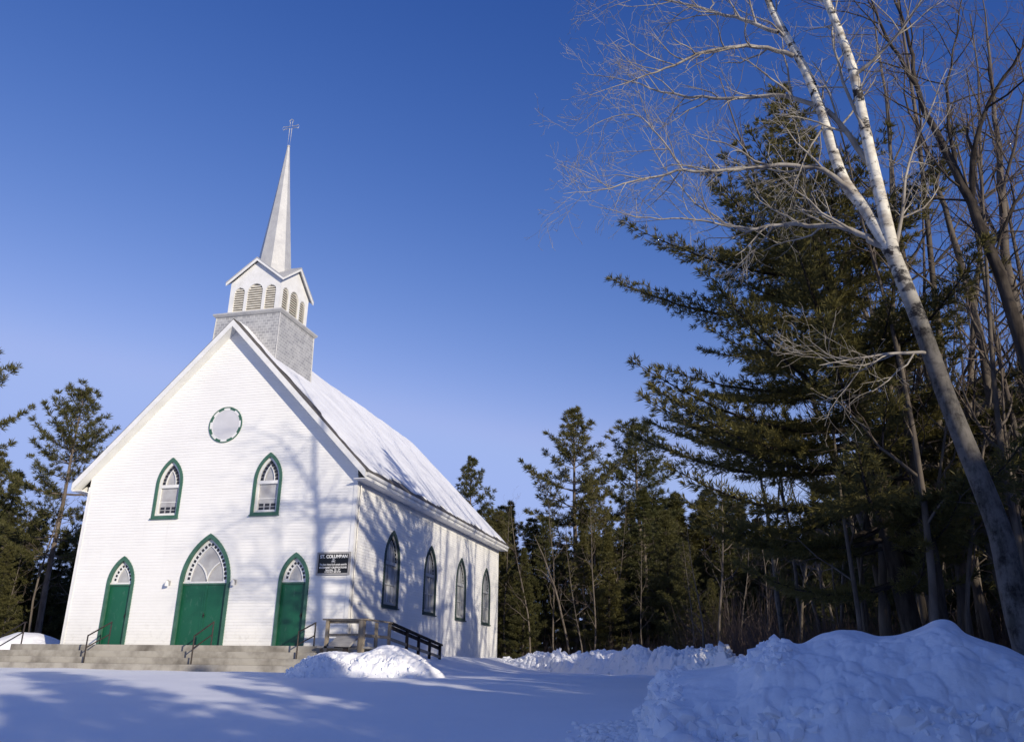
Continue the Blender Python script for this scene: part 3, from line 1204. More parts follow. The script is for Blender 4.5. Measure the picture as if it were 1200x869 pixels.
# slanted grey board on a post in front of the ramp
sb = empty('slanted_board', (6.42, -1.95, .3), 'slanted grey board on a dark post in front of the wooden ramp', 'board stand')
mb = MB()
vs = [(-.40, -.12, .54), (.30, -.12, .52), (.38, .32, .80), (-.34, .32, .80)]
mb.add([v for v in vs] + [(x, y + .02, z - .06) for x, y, z in vs], [(0, 1, 2, 3), (7, 6, 5, 4), (0, 4, 5, 1), (1, 5, 6, 2), (2, 6, 7, 3), (3, 7, 4, 0)])
mb.build('top', M['grey_wood'], sb)
mb = MB()
mb.box(.02, .15, .0, .12, -.4, .58)
mb.box(-.28, .28, .02, .06, .44, .50)
mb.build('leg', M['iron'], sb)

# ------------------------------------------------------------------ snow piles
def snow_pile(name, label, crest, dist, front, back, nx, nd, rough, chunk, csize, cat='snow pile', p=1.6, seed=0, distf=None, plateau=0.0, top_smooth=1.0, group=None):
    """ridge of ploughed snow: crest = skyline directions, dist = how far the ridge stands"""
    cx = np.array([c[0] for c in crest], float)
    cyy = np.array([c[1] for c in crest], float)
    px = np.linspace(cx[0], cx[-1], nx)
    py = np.interp(px, cx, cyy)
    # soften the polyline
    k = max(1, nx // 90)
    ker = np.ones(2 * k + 1) / (2 * k + 1)
    py = np.convolve(np.pad(py, k, mode='edge'), ker, mode='valid')
    dd = np.interp(px, cx, distf) if distf is not None else np.full(nx, dist)
    ridge = np.array([at(a, b, d) for a, b, d in zip(px, py, dd)])
    dirs = ridge[:, :2] - CAM[:2]
    dirs /= np.linalg.norm(dirs, axis=1)[:, None]
    v = np.linspace(-1, 1, nd)
    v = np.sign(v) * np.abs(v) ** .9
    Vv, Ii = np.meshgrid(v, np.arange(nx))
    wob = 1 + .5 * fbm(np.linspace(0, nx / 130., nx) + seed, px * 0 + seed, 1, seed)[:, None] * 2
    offd = np.where(Vv < 0, Vv * front * wob, Vv * back)
    X = ridge[Ii, 0] + dirs[Ii, 0] * offd
    Y = ridge[Ii, 1] + dirs[Ii, 1] * offd
    gz = ground_z(X, Y) - .06
    av = np.clip((np.abs(Vv) - plateau) / (1 - plateau), 0, 1)
    prof = (1 - av ** p)
    endf = sstep(0, .05, Ii / (nx - 1)) * sstep(1, .97, Ii / (nx - 1))
    kk = max(2, nx // 14)
    kr = np.hanning(2 * kk + 3)[1:-1]
    kr /= kr.sum()
    rzs = np.convolve(np.pad(ridge[:, 2], kk, mode='edge'), kr, mode='valid')
    wv = sstep(.05, .45, np.abs(Vv))
    top_z = ridge[Ii, 2] * (1 - wv) + rzs[Ii] * wv
    H = np.maximum(top_z - gz, .02)
    low = np.clip((av - .12) * 2.2, 0, 1)
    low = low + (1 - low) * (1 - top_smooth)
    mask = np.clip(vnoise(X * .9, Y * .9, seed + 5) * 2.6 - .7, 0, 1)
    edge = np.clip((1 - av) * 5, 0, 1)
    X0, Y0 = X, Y
    X, Y = X + .22 * fbm(X * 1.7, Y * 1.7, 3, seed + 40), Y + .22 * fbm(X * 1.7 + 9, Y * 1.7, 3, seed + 41)
    ch = cells(X / csize, Y / csize, seed) * .6 + cells(X / csize * 2.1, Y / csize * 2.1, seed + 2) * .35 + cells(X / csize * .45, Y / csize * .45, seed + 8) * .8 + cells(X / csize * 4.3, Y / csize * 4.3, seed + 12) * .16
    Z = gz + H * prof * endf + edge * (rough * fbm(X * 1.1, Y * 1.1, 5, seed) * (.35 + low) + chunk * (ch - .5) * low * (.25 + mask)) * np.minimum(1, H / .4 + .2)
    X, Y = X0, Y0
    idx = np.arange(X.size).reshape(X.shape)
    ff = np.stack([idx[:-1, :-1], idx[1:, :-1], idx[1:, 1:], idx[:-1, 1:]], -1).reshape(-1, 4)
    c = np.array([X.mean(), Y.mean(), 0])
    o = np_mesh(name, np.stack([X, Y, Z], -1).reshape(-1, 3) - c, ff, M['pile_snow'], None, True)
    o.location = c
    return tag(o, label, cat, group)


snow_pile('snow_pile', 'large ploughed snow pile in blue shade at the lower right',
          [(744, 866), (752, 812), (775, 792), (800, 786), (830, 783), (868, 776), (896, 760), (905, 750), (925, 752), (940, 756), (958, 745), (985, 738), (1005, 739), (1030, 747), (1050, 746), (1070, 741), (1083, 736), (1095, 729), (1108, 727), (1120, 731), (1130, 743), (1150, 749), (1180, 758), (1205, 770), (1260, 778), (1330, 800)],
          11.6, 3.4, 2.6, 520, 240, .24, .14, .42, p=1.9, seed=3, plateau=.02)
snow_pile('snow_bank', 'long sunlit lumpy snow bank below the dark forest edge',
          [(560, 797), (588, 783), (600, 776), (640, 774), (680, 775), (720, 772), (760, 771), (790, 773), (815, 777), (845, 780), (880, 784), (915, 792)],
          40, 3.3, 3.0, 760, 170, .42, .40, .58, cat='snow bank', seed=11, distf=[47, 46, 45, 44, 42, 39, 36, 33, 30, 27, 24, 22], p=1.7, top_smooth=.35)
snow_pile('snow_pile', 'lumpy shovelled snow pile in front of the wooden ramp',
          [(325, 795), (345, 784), (362, 773), (385, 767), (405, 767), (425, 767), (440, 762), (458, 759), (475, 762), (492, 770), (506, 783), (522, 791)],
          24.2, 1.9, 1.6, 300, 110, .22, .16, .35, seed=21, p=1.8, top_smooth=.7)
snow_pile('snow_pile', 'snow mound beside the left end of the concrete steps',
          [(-90, 765), (-40, 752), (0, 747), (22, 740), (45, 741), (60, 746), (76, 753), (92, 764)],
          40.5, 2.0, 3, 300, 130, .2, .06, .5, seed=31)
_t = (1 + 5 ** .5) / 2
CLOD_V = np.array([(-1, _t, 0), (1, _t, 0), (-1, -_t, 0), (1, -_t, 0), (0, -1, _t), (0, 1, _t), (0, -1, -_t), (0, 1, -_t), (_t, 0, -1), (_t, 0, 1), (-_t, 0, -1), (-_t, 0, 1)]) / 1.9
CLOD_F = np.array([(0, 11, 5), (0, 5, 1), (0, 1, 7), (0, 7, 10), (0, 10, 11), (1, 5, 9), (5, 11, 4), (11, 10, 2), (10, 7, 6), (7, 1, 8), (3, 9, 4), (3, 4, 2), (3, 2, 6), (3, 6, 8), (3, 8, 9), (4, 9, 5), (2, 4, 11), (6, 2, 10), (8, 6, 7), (9, 8, 1)])


def clods_on(pile, n, smin, smax, sel, seed):
    """angular broken lumps half sunk in the rough faces of a pile"""
    r_ = np.random.default_rng(seed)
    co = np.empty(len(pile.data.vertices) * 3, np.float32)
    pile.data.vertices.foreach_get('co', co)
    co = co.reshape(-1, 3)
    wc = co + np.array(pile.location)
    ok = np.nonzero(sel(wc))[0]
    vs, fs = [], []
    for k in range(n):
        c = co[ok[r_.integers(len(ok))]]
        s_ = smin + (smax - smin) * r_.random() ** 2.5
        q, _ = np.linalg.qr(r_.normal(size=(3, 3)))
        vv = (CLOD_V * r_.uniform(.55, 1.3, (len(CLOD_V), 1)) * r_.uniform(.6, 1.3, 3) * s_) @ q + c - np.array([0, 0, s_ * .10])
        fs.append(CLOD_F + len(CLOD_V) * k)
        vs.append(vv)
    o = np_mesh('broken_clods', np.concatenate(vs), np.concatenate(fs), M['pile_snow'], pile, False)
    o['kind'] = 'stuff'
    bv_ = o.modifiers.new('bevel', 'BEVEL')
    bv_.width = smin * .3
    bv_.segments = 2
    return o


def px_of(wc):
    d = wc - CAM
    zz = d @ CF
    return 600 + FPX * (d @ CR) / zz, 434.5 - FPX * (d @ CU) / zz


def sel_big(wc):
    x, y = px_of(wc)
    n_ = vnoise(wc[:, 0] * 1.1, wc[:, 1] * 1.1, 77)
    return (x > 748) & (x < 1230) & (y < 880) & ((y > 815 + 18 * n_) | (x < 800) | ((x > 868) & (x < 925) & (y < 790))) & (n_ > .38)


def sel_bank(wc):
    x, y = px_of(wc)
    return (x > 590) & (x < 890) & (wc[:, 2] > .05) & (vnoise(wc[:, 0] * .8, wc[:, 1] * .8, 70) > .35)


def sel_ramp(wc):
    x, y = px_of(wc)
    return (x > 335) & (x < 500) & (y > 772 - (x < 410) * 4) & (y < 798) & (wc[:, 2] > -.15)


piles = {o['label'][:14]: o for o in bpy.data.objects if 'label' in o and o['label'][:4] in ('larg', 'long', 'lump')}
clods_on(piles['large ploughed'], 850, .02, .12, sel_big, 1)
clods_on(piles['long sunlit lu'], 900, .05, .17, sel_bank, 2)
clods_on(piles['lumpy shovelle'], 420, .025, .10, sel_ramp, 3)
# broken clods beside the big pile
rng = np.random.default_rng(8)
vs, fs = [], []
ico = np.array([(0, 0, 1), (.89, 0, .45), (.28, .85, .45), (-.72, .53, .45), (-.72, -.53, .45), (.28, -.85, .45), (.72, .53, -.45), (-.28, .85, -.45), (-.89, 0, -.45), (-.28, -.85, -.45), (.72, -.53, -.45), (0, 0, -1)])
icf = np.array([(0, 1, 2), (0, 2, 3), (0, 3, 4), (0, 4, 5), (0, 5, 1), (1, 6, 2), (2, 6, 7), (2, 7, 3), (3, 7, 8), (3, 8, 4), (4, 8, 9), (4, 9, 5), (5, 9, 10), (5, 10, 1), (1, 10, 6), (6, 11, 7), (7, 11, 8), (8, 11, 9), (9, 11, 10), (10, 11, 6)])
for k in range(700):
    u = rng.random() ** 1.3
    p_ = at(758 - 85 * u * rng.random() - 10, 800, 10.2 + 2.6 * rng.random())
    s_ = .018 + .05 * rng.random() ** 2
    z_ = float(ground_z(p_[0], p_[1]))
    vv = ico * s_ * rng.uniform(.6, 1.3, (12, 1)) * np.array([1.2, 1.2, .8]) + np.array([p_[0], p_[1], z_ + s_ * .3])
    fs.append(icf + 12 * len(vs))
    vs.append(vv)
o = np_mesh('snow_clods', np.concatenate(vs), np.concatenate(fs), M['pile_snow'], None, True)
tag(o, 'loose broken snow clods at the foot of the large pile', 'snow clods', kind='stuff')


# ------------------------------------------------------------------ trees
def norm(a):
    return a / (np.linalg.norm(a, axis=-1, keepdims=True) + 1e-9)


def needles(name, pos, dirs, mat, parent, K, ln, wd, rng, spread=.8, upb=.15):
    n = len(pos)
    P_ = np.repeat(pos, K, 0)
    D = np.repeat(dirs, K, 0)
    r_ = rng.normal(size=(n * K, 3))
    d = norm(D * .75 + norm(r_) * spread + np.array([0, 0, upb]))
    L_ = ln * rng.uniform(.6, 1.15, (n * K, 1))
    sd = norm(np.cross(d, rng.normal(size=(n * K, 3)))) * wd * .5
    P_ = P_ + norm(rng.normal(size=(n * K, 3))) * ln * .10
    mid = P_ + d * L_ * .45
    V_ = np.stack([P_, mid - sd, P_ + d * L_, mid + sd], 1).reshape(-1, 3)
    F_ = np.arange(n * K * 4).reshape(-1, 4)
    return np_mesh(name, V_, F_, mat, parent)


def conifer_data(H, Rmax, base, seed, whorl=.75, per=5, spacing=.3, tip_up=.25, droop=.1, prof=None, irregular=.35, sec=.4, lean=(0, 0), wr=.012, tuft_from=.25, azf=None, el_up=.9):
    """trunk tubes + tuft positions of a whorled conifer standing at the origin"""
    rng = np.random.default_rng(seed)
    wood = MB()
    hz = np.linspace(0, H, 12)
    ax = np.stack([lean[0] * (hz / H) ** 1.3 + .04 * np.sin(hz * .8 + seed), lean[1] * (hz / H) ** 1.3 + .04 * np.cos(hz * .7 + seed), hz], 1)
    rt = wr * H * (1 - hz / H) ** .85 + .012
    wood.tube(ax, rt, 8)
    tp, td = [], []
    z = base * H
    az = rng.uniform(0, 6.28)
    while z < H - .15:
        t = (z - base * H) / (H - base * H)
        R0 = Rmax * (prof(t) if prof else (1 - t) ** .8)
        n = max(3, int(per + rng.integers(-1, 2))) if t < .93 else 4
        sway = rng.uniform(1 - irregular, 1 + irregular * .45)
        for k in range(n):
            a = az + 6.283 * k / n + rng.uniform(-.4, .4)
            Lb = max(.18, R0 * sway * rng.uniform(1 - irregular, 1.12) * (azf(a) if azf else 1))
            if azf:
                Lb = min(Lb, R0 * rng.uniform(.9, 1.0))
            el = -droop + (t ** 1.3) * el_up + rng.uniform(-.12, .12)
            d0 = np.array([math.cos(a) * math.cos(el), math.sin(a) * math.cos(el), math.sin(el)])
            s_ = np.linspace(0, 1, 7)
            org = np.array([np.interp(z, hz, ax[:, 0]), np.interp(z, hz, ax[:, 1]), z + rng.uniform(-.12, .12)])
            pts = org + d0 * (s_ * Lb)[:, None]
            pts[:, 2] += tip_up * Lb * (s_ ** 2.2) - .10 * Lb * np.sin(s_ * PI) * (1 - t)
            pts[:, :2] += rng.normal(0, .05 * Lb, 2) * (s_ ** 2)[:, None]
            wood.tube(pts, np.maximum(.006, (.010 + .011 * Lb) * (1 - s_ * .9)), 4, False)
            # branchlets lie in a flat spray
            side = norm(np.cross(d0, np.array([0, 0, 1.])))
            ns = max(2, int(Lb * (1 - tuft_from) / spacing))
            for i in range(ns):
                u = tuft_from + (1 - tuft_from) * (i + rng.random()) / ns
                p0 = np.array([np.interp(u, s_, pts[:, c]) for c in range(3)])
                tang = norm(np.array([np.interp(min(u + .08, 1), s_, pts[:, c]) - np.interp(max(u - .08, 0), s_, pts[:, c]) for c in range(3)]))
                for sg in (-1, 1):
                    ls = sec * Lb * (1.05 - u) * rng.uniform(.5, 1.1) + spacing * .5
                    dd = norm(tang * .75 + side * sg * rng.uniform(.45, 1.0) + np.array([0, 0, rng.uniform(-.15, .22)]))
                    m_ = max(1, int(ls / spacing))
                    for j in range(m_):
                        q_ = p0 + dd * ls * (j + .6) / m_
                        tp.append(q_ + rng.normal(0, spacing * .15, 3))
                        td.append(dd)
                tp.append(p0)
                td.append(tang)
            tp.append(pts[-1])
            td.append(norm(pts[-1] - pts[-2]))
        az += 1.1 + rng.uniform(-.3, .3)
        z += whorl * rng.uniform(.65, 1.35) * (1 - .45 * t)
    tp.append(ax[-1])
    td.append(np.array([0, 0, 1.]))
    return wood, np.array(tp), np.array(td), rng


def make_conifer(name, label, cat, loc, H, Rmax, base, seed, K=7, ln=.4, wd=.05, mat='needles', bark_='bark_dark', group=None, scale=1.0, spread=.8, **kw):
    o = empty(name, loc, label, cat, group)
    wood, tp, td, rng = conifer_data(H, Rmax, base, seed, **kw)
    wood.build('trunk', M[bark_], o, True)
    needles('crown', tp, td, M[mat], o, K, ln, wd, rng, spread)
    return o


def copy_tree(src, loc, rot, scale, label, group=None, cat=None):
    c = src.copy()
    COL.objects.link(c)
    c.location = loc
    c.rotation_euler = (0, 0, rot)
    c.scale = scale if hasattr(scale, '__len__') else (scale,) * 3
    c['label'] = label
    if group:
        c['group'] = group
    elif 'group' in c:
        del c['group']
    if cat:
        c['category'] = cat
    for ch in src.children:
        d = ch.copy()
        COL.objects.link(d)
        d.parent = c
    return c


def foot(px, dist, bury=.15):
    p_ = at(px, 700, dist)
    # trees stand upright: follow the column's vertical to its foot at that distance
    return np.array([p_[0], p_[1], float(ground_z(p_[0], p_[1])) - bury])


def stand(px, topy, dist):
    """foot of an upright tree whose top is seen at (px, topy), and its height"""
    t = at(px, topy, dist)
    gz_ = float(ground_z(t[0], t[1])) - .15
    return np.array([t[0], t[1], gz_]), t[2] - gz_


irr = lambda t: (1 - t) ** .7 * (.55 + .45 * min(1, t * 4))
# --- prototypes (all 16 m tall, scaled per tree)
PH = 16.0
protos = []
specs = [
    ('pine_tree', dict(Rmax=5.3, base=.36, seed=41, per=6, whorl=1.0, spacing=.25, tip_up=.22, droop=.04, prof=irr, irregular=.5, sec=.36), 'bark_pine'),
    ('pine_tree', dict(Rmax=4.9, base=.38, seed=42, per=6, whorl=1.0, spacing=.25, tip_up=.20, droop=-.02, prof=irr, irregular=.55, sec=.36), 'bark_pine'),
    ('conifer', dict(Rmax=3.1, base=.08, seed=43, per=7, whorl=.66, spacing=.27, tip_up=.12, droop=.15, irregular=.5, sec=.42), 'bark_dark'),
    ('conifer', dict(Rmax=4.0, base=.12, seed=44, per=7, whorl=.78, spacing=.28, tip_up=.18, droop=.10, irregular=.6, sec=.40), 'bark_grey'),
    ('conifer', dict(Rmax=3.6, base=.04, seed=45, per=7, whorl=.70, spacing=.28, tip_up=.20, droop=.14, irregular=.55, sec=.42, prof=lambda t: (1 - t) ** .6), 'bark_dark'),
]


def proto(i, loc, H, rot, label, group=None, wide=1.0):
    nm, kw, bk = specs[i]
    s_ = H / PH
    if len(protos) <= i or protos[i] is None:
        while len(protos) <= i:
            protos.append(None)
        o = make_conifer(nm, label, 'pine tree' if i < 2 else 'conifer', loc, PH, K=17, ln=.34, wd=.038, bark_=bk, group=group, **kw)
        o.rotation_euler = (0, 0, rot)
        o.scale = (s_ * wide, s_ * wide, s_)
        protos[i] = o
        return o
    return copy_tree(protos[i], loc, rot, (s_ * wide, s_ * wide, s_), label, group)


# --- named trees
p_, H_ = stand(672, 484, 58)
proto(0, p_, H_, .6, 'tallest pine in the middle, pale bare trunk rising above the forest', wide=1.12)
p_, H_ = stand(744, 492, 60)
proto(1, p_, H_, 2.0, 'tall olive pine just right of the tallest middle pine', wide=1.15)
p_, H_ = stand(100, 453, 46)
proto(1, p_, H_, 4.3, 'tall thin pine with bare pale trunk just left of the church', wide=1.0)
p_, H_ = stand(553, 540, 72)
proto(0, p_, H_, 3.3, 'lone pine top showing above the far end of the church roof', wide=.9)
p_, H_ = stand(-28, 395, 40)
proto(0, p_, H_, 5.1, 'pine at the left picture edge, only its branch tips showing')
p_, H_ = stand(22, 552, 50)
proto(3, p_, H_, 1.1, 'dense olive conifer left of the thin bare pine', wide=1.2)
p_, H_ = stand(-2, 530, 55)
proto(4, p_, H_, 2.1, 'dense conifer cut by the left picture edge', wide=1.1)
p_, H_ = stand(112, 596, 56)
proto(3, p_, H_, .3, 'low olive conifer touching the left edge of the church', wide=1.3)
for x, ty, d, i in ((50, 600, 52, 4), (78, 622, 49, 2), (-20, 590, 47, 3), (12, 640, 44, 4), (-60, 560, 50, 3)):
    p_, H_ = stand(x, ty, d)
    proto(i, p_, H_, x * .37, 'one of the olive conifers massed left of the church', 'olive conifers massed left of the church', wide=1.3)
p_, H_ = stand(598, 588, 62)
proto(2, p_, H_, 1.7, 'dark conifer just right of the church back corner, clear of the roof')
p_, H_ = stand(575, 597, 56)
proto(4, p_, H_, 2.9, 'conifer half hidden behind the back corner of the church roof')
p_, H_ = stand(695, 560, 55)
proto(1, p_, H_, 5.6, 'slender pine with pale trunk close beside the tallest pine', wide=.8)

# --- forest behind, in rows
rnd = random.Random(5)
tops = [(-400, 590), (-100, 585), (0, 590), (60, 625), (110, 615), (150, 625), (540, 625), (590, 605), (650, 612), (700, 600), (760, 575), (820, 600), (880, 625), (930, 625), (980, 560), (1050, 500), (1200, 430), (1500, 400)]


def topy(x):
    return float(np.interp(x, [t[0] for t in tops], [t[1] for t in tops]))


GF = 'conifers massed in the forest behind the church and the snow banks'
for dist, stp in ((53, 34), (61, 30), (70, 26)):
    x = -140.0
    while x < 1330:
        x += stp * rnd.uniform(.7, 1.3)
        if 165 < x < 525 and rnd.random() < .75:
            continue
        ty = topy(x) + rnd.uniform(-14, 55)
        p_, H_ = stand(x, ty, dist + rnd.uniform(-4, 4))
        i = rnd.choice((2, 3, 3, 4, 4, 2))
        proto(i, p_, H_, rnd.uniform(0, 6.28), 'one of the dark conifers massed in the forest behind', GF, wide=rnd.uniform(1.05, 1.45))
# nearer wood on the right, with gaps that let the low sun reach the far bank


def bank_hit(p_, H_):
    for bx, by in ((7, 19), (9, 17), (11.5, 13.5), (14, 9.5)):
        t_ = (p_[0] - bx) / SX
        if t_ > 0 and abs(p_[1] + SY * t_ - by) < 2.6 and H_ - .249 * t_ > .6:
            return True
    return False


for dist, x0_, x1_, stp in ((30, 985, 1480, 75), (37, 880, 1480, 52), (45, 800, 1450, 40)):
    x = x0_
    while x < x1_:
        ty = topy(x) + rnd.uniform(5, 90)
        p_, H_ = stand(x, ty, dist + rnd.uniform(-2.5, 2.5))
        if bank_hit(p_, H_) and rnd.random() < .7:
            x += stp * .8
            continue
        proto(rnd.choice((2, 3, 4)), p_, H_, rnd.uniform(0, 6.28), 'one of the shaded conifers in the wood at the right', 'shaded conifers in the wood at the right', wide=rnd.uniform(.95, 1.3))
        x += stp * rnd.uniform(.7, 1.3)

for x in np.arange(765, 1010, 17):
    p_, H_ = stand(x + rnd.uniform(-6, 6), rnd.uniform(575, 625), rnd.uniform(56, 66))
    proto(rnd.choice((3, 4)), p_, H_, rnd.uniform(0, 6.28), 'one of the dark conifers massed in the forest behind', GF, wide=1.5)
for x in np.arange(1030, 1500, 42):
    p_, H_ = stand(x + rnd.uniform(-12, 12), rnd.uniform(330, 440), rnd.uniform(24, 30))
    if bank_hit(p_, H_) and rnd.random() < .8:
        continue
    proto(rnd.choice((2, 3, 4)), p_, H_, rnd.uniform(0, 6.28), 'one of the shaded conifers in the wood at the right', 'shaded conifers in the wood at the right', wide=rnd.uniform(.9, 1.2))
# --- the big near pine
pb = at(1072, 742, 19)
pt = at(911, 100, 19)
gz0 = float(ground_z(pb[0], pb[1])) - .2
Hn = pt[2] - gz0


def near_prof(t):
    return float(np.interp(t, [0, .12, .28, .40, .48, .56, .66, .76, .88, 1], [.80, .92, .97, 1.0, .98, .76, .52, .32, .14, .03]))


make_conifer('pine_tree', 'huge near pine with long drooping boughs behind the white birch', 'pine tree', (pb[0], pb[1], gz0), Hn, 6.0, .16, 77,
             K=15, ln=.175, wd=.019, mat='needles_near', bark_='bark_dark', whorl=.56, per=6, spacing=.135, tip_up=.10, droop=.04, prof=near_prof, irregular=.42,
             sec=.31, lean=(pt[0] - pb[0], pt[1] - pb[1]), wr=.014, tuft_from=.16, spread=.62, el_up=.45,
             azf=lambda a: 1 - .5 * max(0, math.cos(a) * CR[0] + math.sin(a) * CR[1]))


# --- bare trees
class Bare:
    def __init__(s, seed):
        s.rng = np.random.default_rng(seed)
        s.trunk, s.limb, s.twig = MB(), MB(), MB()
        s.limbs = []

    def curve(s, p0, d0, L, n, wob, up):
        r_ = s.rng
        pts = [np.array(p0, float)]
        d = np.array(d0, float)
        for i in range(n):
            d = norm(d + r_.normal(0, wob, 3) + np.array([0, 0, up]))
            pts.append(pts[-1] + d * L / n)
        return np.array(pts)

    def sprout(s, pts, rad, level, maxl, dens, lenf, up=.03, start=.2):
        """side shoots along a limb"""
        r_ = s.rng
        seg = np.linalg.norm(np.diff(pts, axis=0), axis=1)
        L = seg.sum()
        cum = np.concatenate([[0], np.cumsum(seg)])
        n = int(L * (1 - start) * dens[level] + r_.random())
        for k in range(n):
            u = start + (1 - start) * (k + r_.random()) / max(n, 1)
            sl_ = u * L
            p0 = np.array([np.interp(sl_, cum, pts[:, c]) for c in range(3)])
            e = min(sl_ + .05 * L, L)
            b = max(sl_ - .05 * L, 0)
            tang = norm(np.array([np.interp(e, cum, pts[:, c]) - np.interp(b, cum, pts[:, c]) for c in range(3)]))
            rd = np.interp(sl_, cum, rad)
            perp = norm(np.cross(tang, r_.normal(size=3)))
            d0 = norm(tang * r_.uniform(.5, 1.0) + perp * r_.uniform(.5, .95))
            Ls = lenf[level] * r_.uniform(.5, 1.2) * (1.1 - .6 * u)
            r0 = min(rd * .6, .006 + .012 * Ls)
            nseg = 5 if level < 2 else 4
            q = s.curve(p0, d0, Ls, nseg, .16, up)
            rr = np.linspace(r0, max(.003, r0 * .3), nseg + 1)
            (s.limb if level == 0 else s.twig).tube(q, rr, 5 if level == 0 else 3, False)
            if level + 1 < maxl:
                s.sprout(q, rr, level + 1, maxl, dens, lenf, up, .2)

    def build(s, name, label, cat, base, tm, lm, wm, group=None):
        o = empty(name, base, label, cat, group)
        for nm, mb_, m_ in [('trunk', s.trunk, tm)] + [('limb', l_, lm) for l_ in s.limbs] + [('crown', s.limb, lm), ('crown', s.twig, wm)]:
            if mb_.v:
                mb_.v = [(x - base[0], y - base[1], z - base[2]) for x, y, z in mb_.v]
                mb_.build(nm, M[m_], o, True)
        return o


def px_path(P_, d0, d1=None, k=1):
    d1 = d0 if d1 is None else d1
    n = len(P_)
    return np.array([at(x, y, d0 + (d1 - d0) * (i / max(n - 1, 1)) ** k) for i, (x, y) in enumerate(P_)])


def refine(pts, rad, m=4, wob=.0, rng=None):
    t = np.arange(len(pts))
    tt = np.linspace(0, len(pts) - 1, (len(pts) - 1) * m + 1)
    out = np.stack([np.interp(tt, t, pts[:, c]) for c in range(3)], 1)
    for _ in range(2):
        out[1:-1] = (out[:-2] + 2 * out[1:-1] + out[2:]) / 4
    if wob:
        out[1:-1] += rng.normal(0, wob, out[1:-1].shape)
    return out, np.interp(tt, t, rad)


B = Bare(3)
D0 = 13.0
tr, rr = refine(px_path([(1222, 800), (1205, 755), (1191, 710), (1174, 627), (1153, 573), (1129, 515), (1105, 455), (1079, 380), (1044, 292)], D0), [.235, .195, .172, .152, .143, .135, .127, .12, .112])
B.trunk.tube(tr, rr, 14, False)
lt, lr = refine(px_path([(1050, 305), (1015, 245), (990, 216), (977, 180), (963, 130), (946, 86), (925, 48), (904, 12), (886, -40), (868, -110), (855, -200)], D0, D0 + .3), [.115, .10, .094, .090, .084, .078, .070, .062, .05, .035, .015])
B.trunk.tube(lt, lr, 11, False)
rt_, rtr = refine(px_path([(1046, 298), (1033, 236), (1020, 182), (1010, 132), (1000, 82), (985, 40), (968, 0), (952, -55), (940, -130), (925, -210)], D0, D0 - .4), [.115, .096, .09, .082, .076, .068, .06, .045, .03, .012])
B.trunk.tube(rt_, rtr, 11, False)
limbs = [
    ([(1040, 296), (1020, 280), (1002, 271), (985, 266), (960, 265), (930, 262), (905, 264), (888, 268), (868, 270), (842, 258), (815, 238), (793, 215), (772, 188), (752, 150)], [.055, .05, .045, .042, .038, .034, .03, .027, .023, .018, .014, .011, .008, .004], 13, 13.4),
    ([(1003, 230), (978, 206), (955, 197), (925, 192), (890, 196), (850, 200), (815, 199), (780, 203), (745, 212), (702, 224), (660, 227)], [.05, .045, .04, .037, .033, .03, .026, .021, .016, .010, .004], 13, 12.4),
    ([(1021, 196), (997, 160), (968, 128), (939, 118), (910, 110), (867, 116), (823, 116), (775, 108), (737, 93), (680, 86)], [.05, .046, .043, .040, .037, .032, .026, .019, .012, .004], 13, 13.9),
    ([(930, 66), (901, 55), (862, 54), (823, 60), (800, 72), (770, 84), (735, 98), (690, 112)], [.045, .038, .034, .028, .023, .016, .010, .004], 13.1, 12.2),
    ([(912, 38), (880, 26), (852, 19), (809, 5), (760, -4), (705, -8), (668, -2)], [.04, .034, .029, .022, .016, .009, .004], 13.1, 13.8),
    ([(800, 199), (785, 178), (765, 150), (745, 130), (705, 140), (675, 160)], [.018, .015, .012, .010, .007, .003], 12.6, 12.9),
    ([(880, 268), (840, 262), (800, 255), (760, 258), (720, 245), (690, 240)], [.02, .017, .014, .010, .007, .003], 13.2, 12.5),
    ([(1000, 90), (1035, 60), (1070, 20), (1100, -40)], [.035, .026, .018, .008], 12.8, 12.4),
    ([(1048, 300), (1058, 250), (1062, 190), (1085, 140), (1110, 80)], [.032, .026, .02, .014, .006], 13, 13.6),
    ([(1012, 150), (985, 95), (975, 40), (985, -20)], [.03, .024, .018, .008], 12.8, 13.3),
    ([(968, 140), (950, 170), (935, 205), (925, 235)], [.02, .015, .010, .004], 13.1, 12.6),
    ([(1093, 415), (1050, 412), (1005, 417), (960, 428)], [.03, .022, .014, .005], 13, 12.2),
]
for P_, rd, da, db in limbs:
    q, qr = refine(px_path(P_, da, db), rd, 3, .012, B.rng)
    B.limb = MB()
    B.limbs.append(B.limb)
    B.limb.tube(q, qr, 7, False)
    B.sprout(q, qr, 0, 4, (4.4, 5.4, 5.6, 5.0), (1.4, .80, .45, .26), .02, .10)
B.limb = MB()
for q, qr in ((lt, lr), (rt_, rtr)):
    B.sprout(q, qr, 0, 4, (1.8, 4.0, 5.0, 5.0), (1.7, .85, .45, .25), .03, .45)
bz = tr[0].copy()
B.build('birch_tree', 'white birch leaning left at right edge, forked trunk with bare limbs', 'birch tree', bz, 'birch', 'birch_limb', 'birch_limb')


def bare_from_px(seed, trunks, dens, lenf, label, tm='bark_dark', lm='bark_dark', wm='twig', maxl=3, up=.05):
    b_ = Bare(seed)
    first = None
    for k, (P_, rd, da, db) in enumerate(trunks):
        q, qr = refine(px_path(P_, da, db), rd, 3, .015, b_.rng)
        if first is None:
            first = q[0].copy()
            shoots = b_.limb
        if k:
            b_.limb = MB()
            b_.limbs.append(b_.limb)
        (b_.trunk if k == 0 else b_.limb).tube(q, qr, 9, False)
        b_.sprout(q, qr, 0, maxl, dens, lenf, up, .35 if k == 0 else .12)
    b_.limb = shoots
    return b_.build('bare_tree', label, 'bare tree', first, tm, lm, wm)


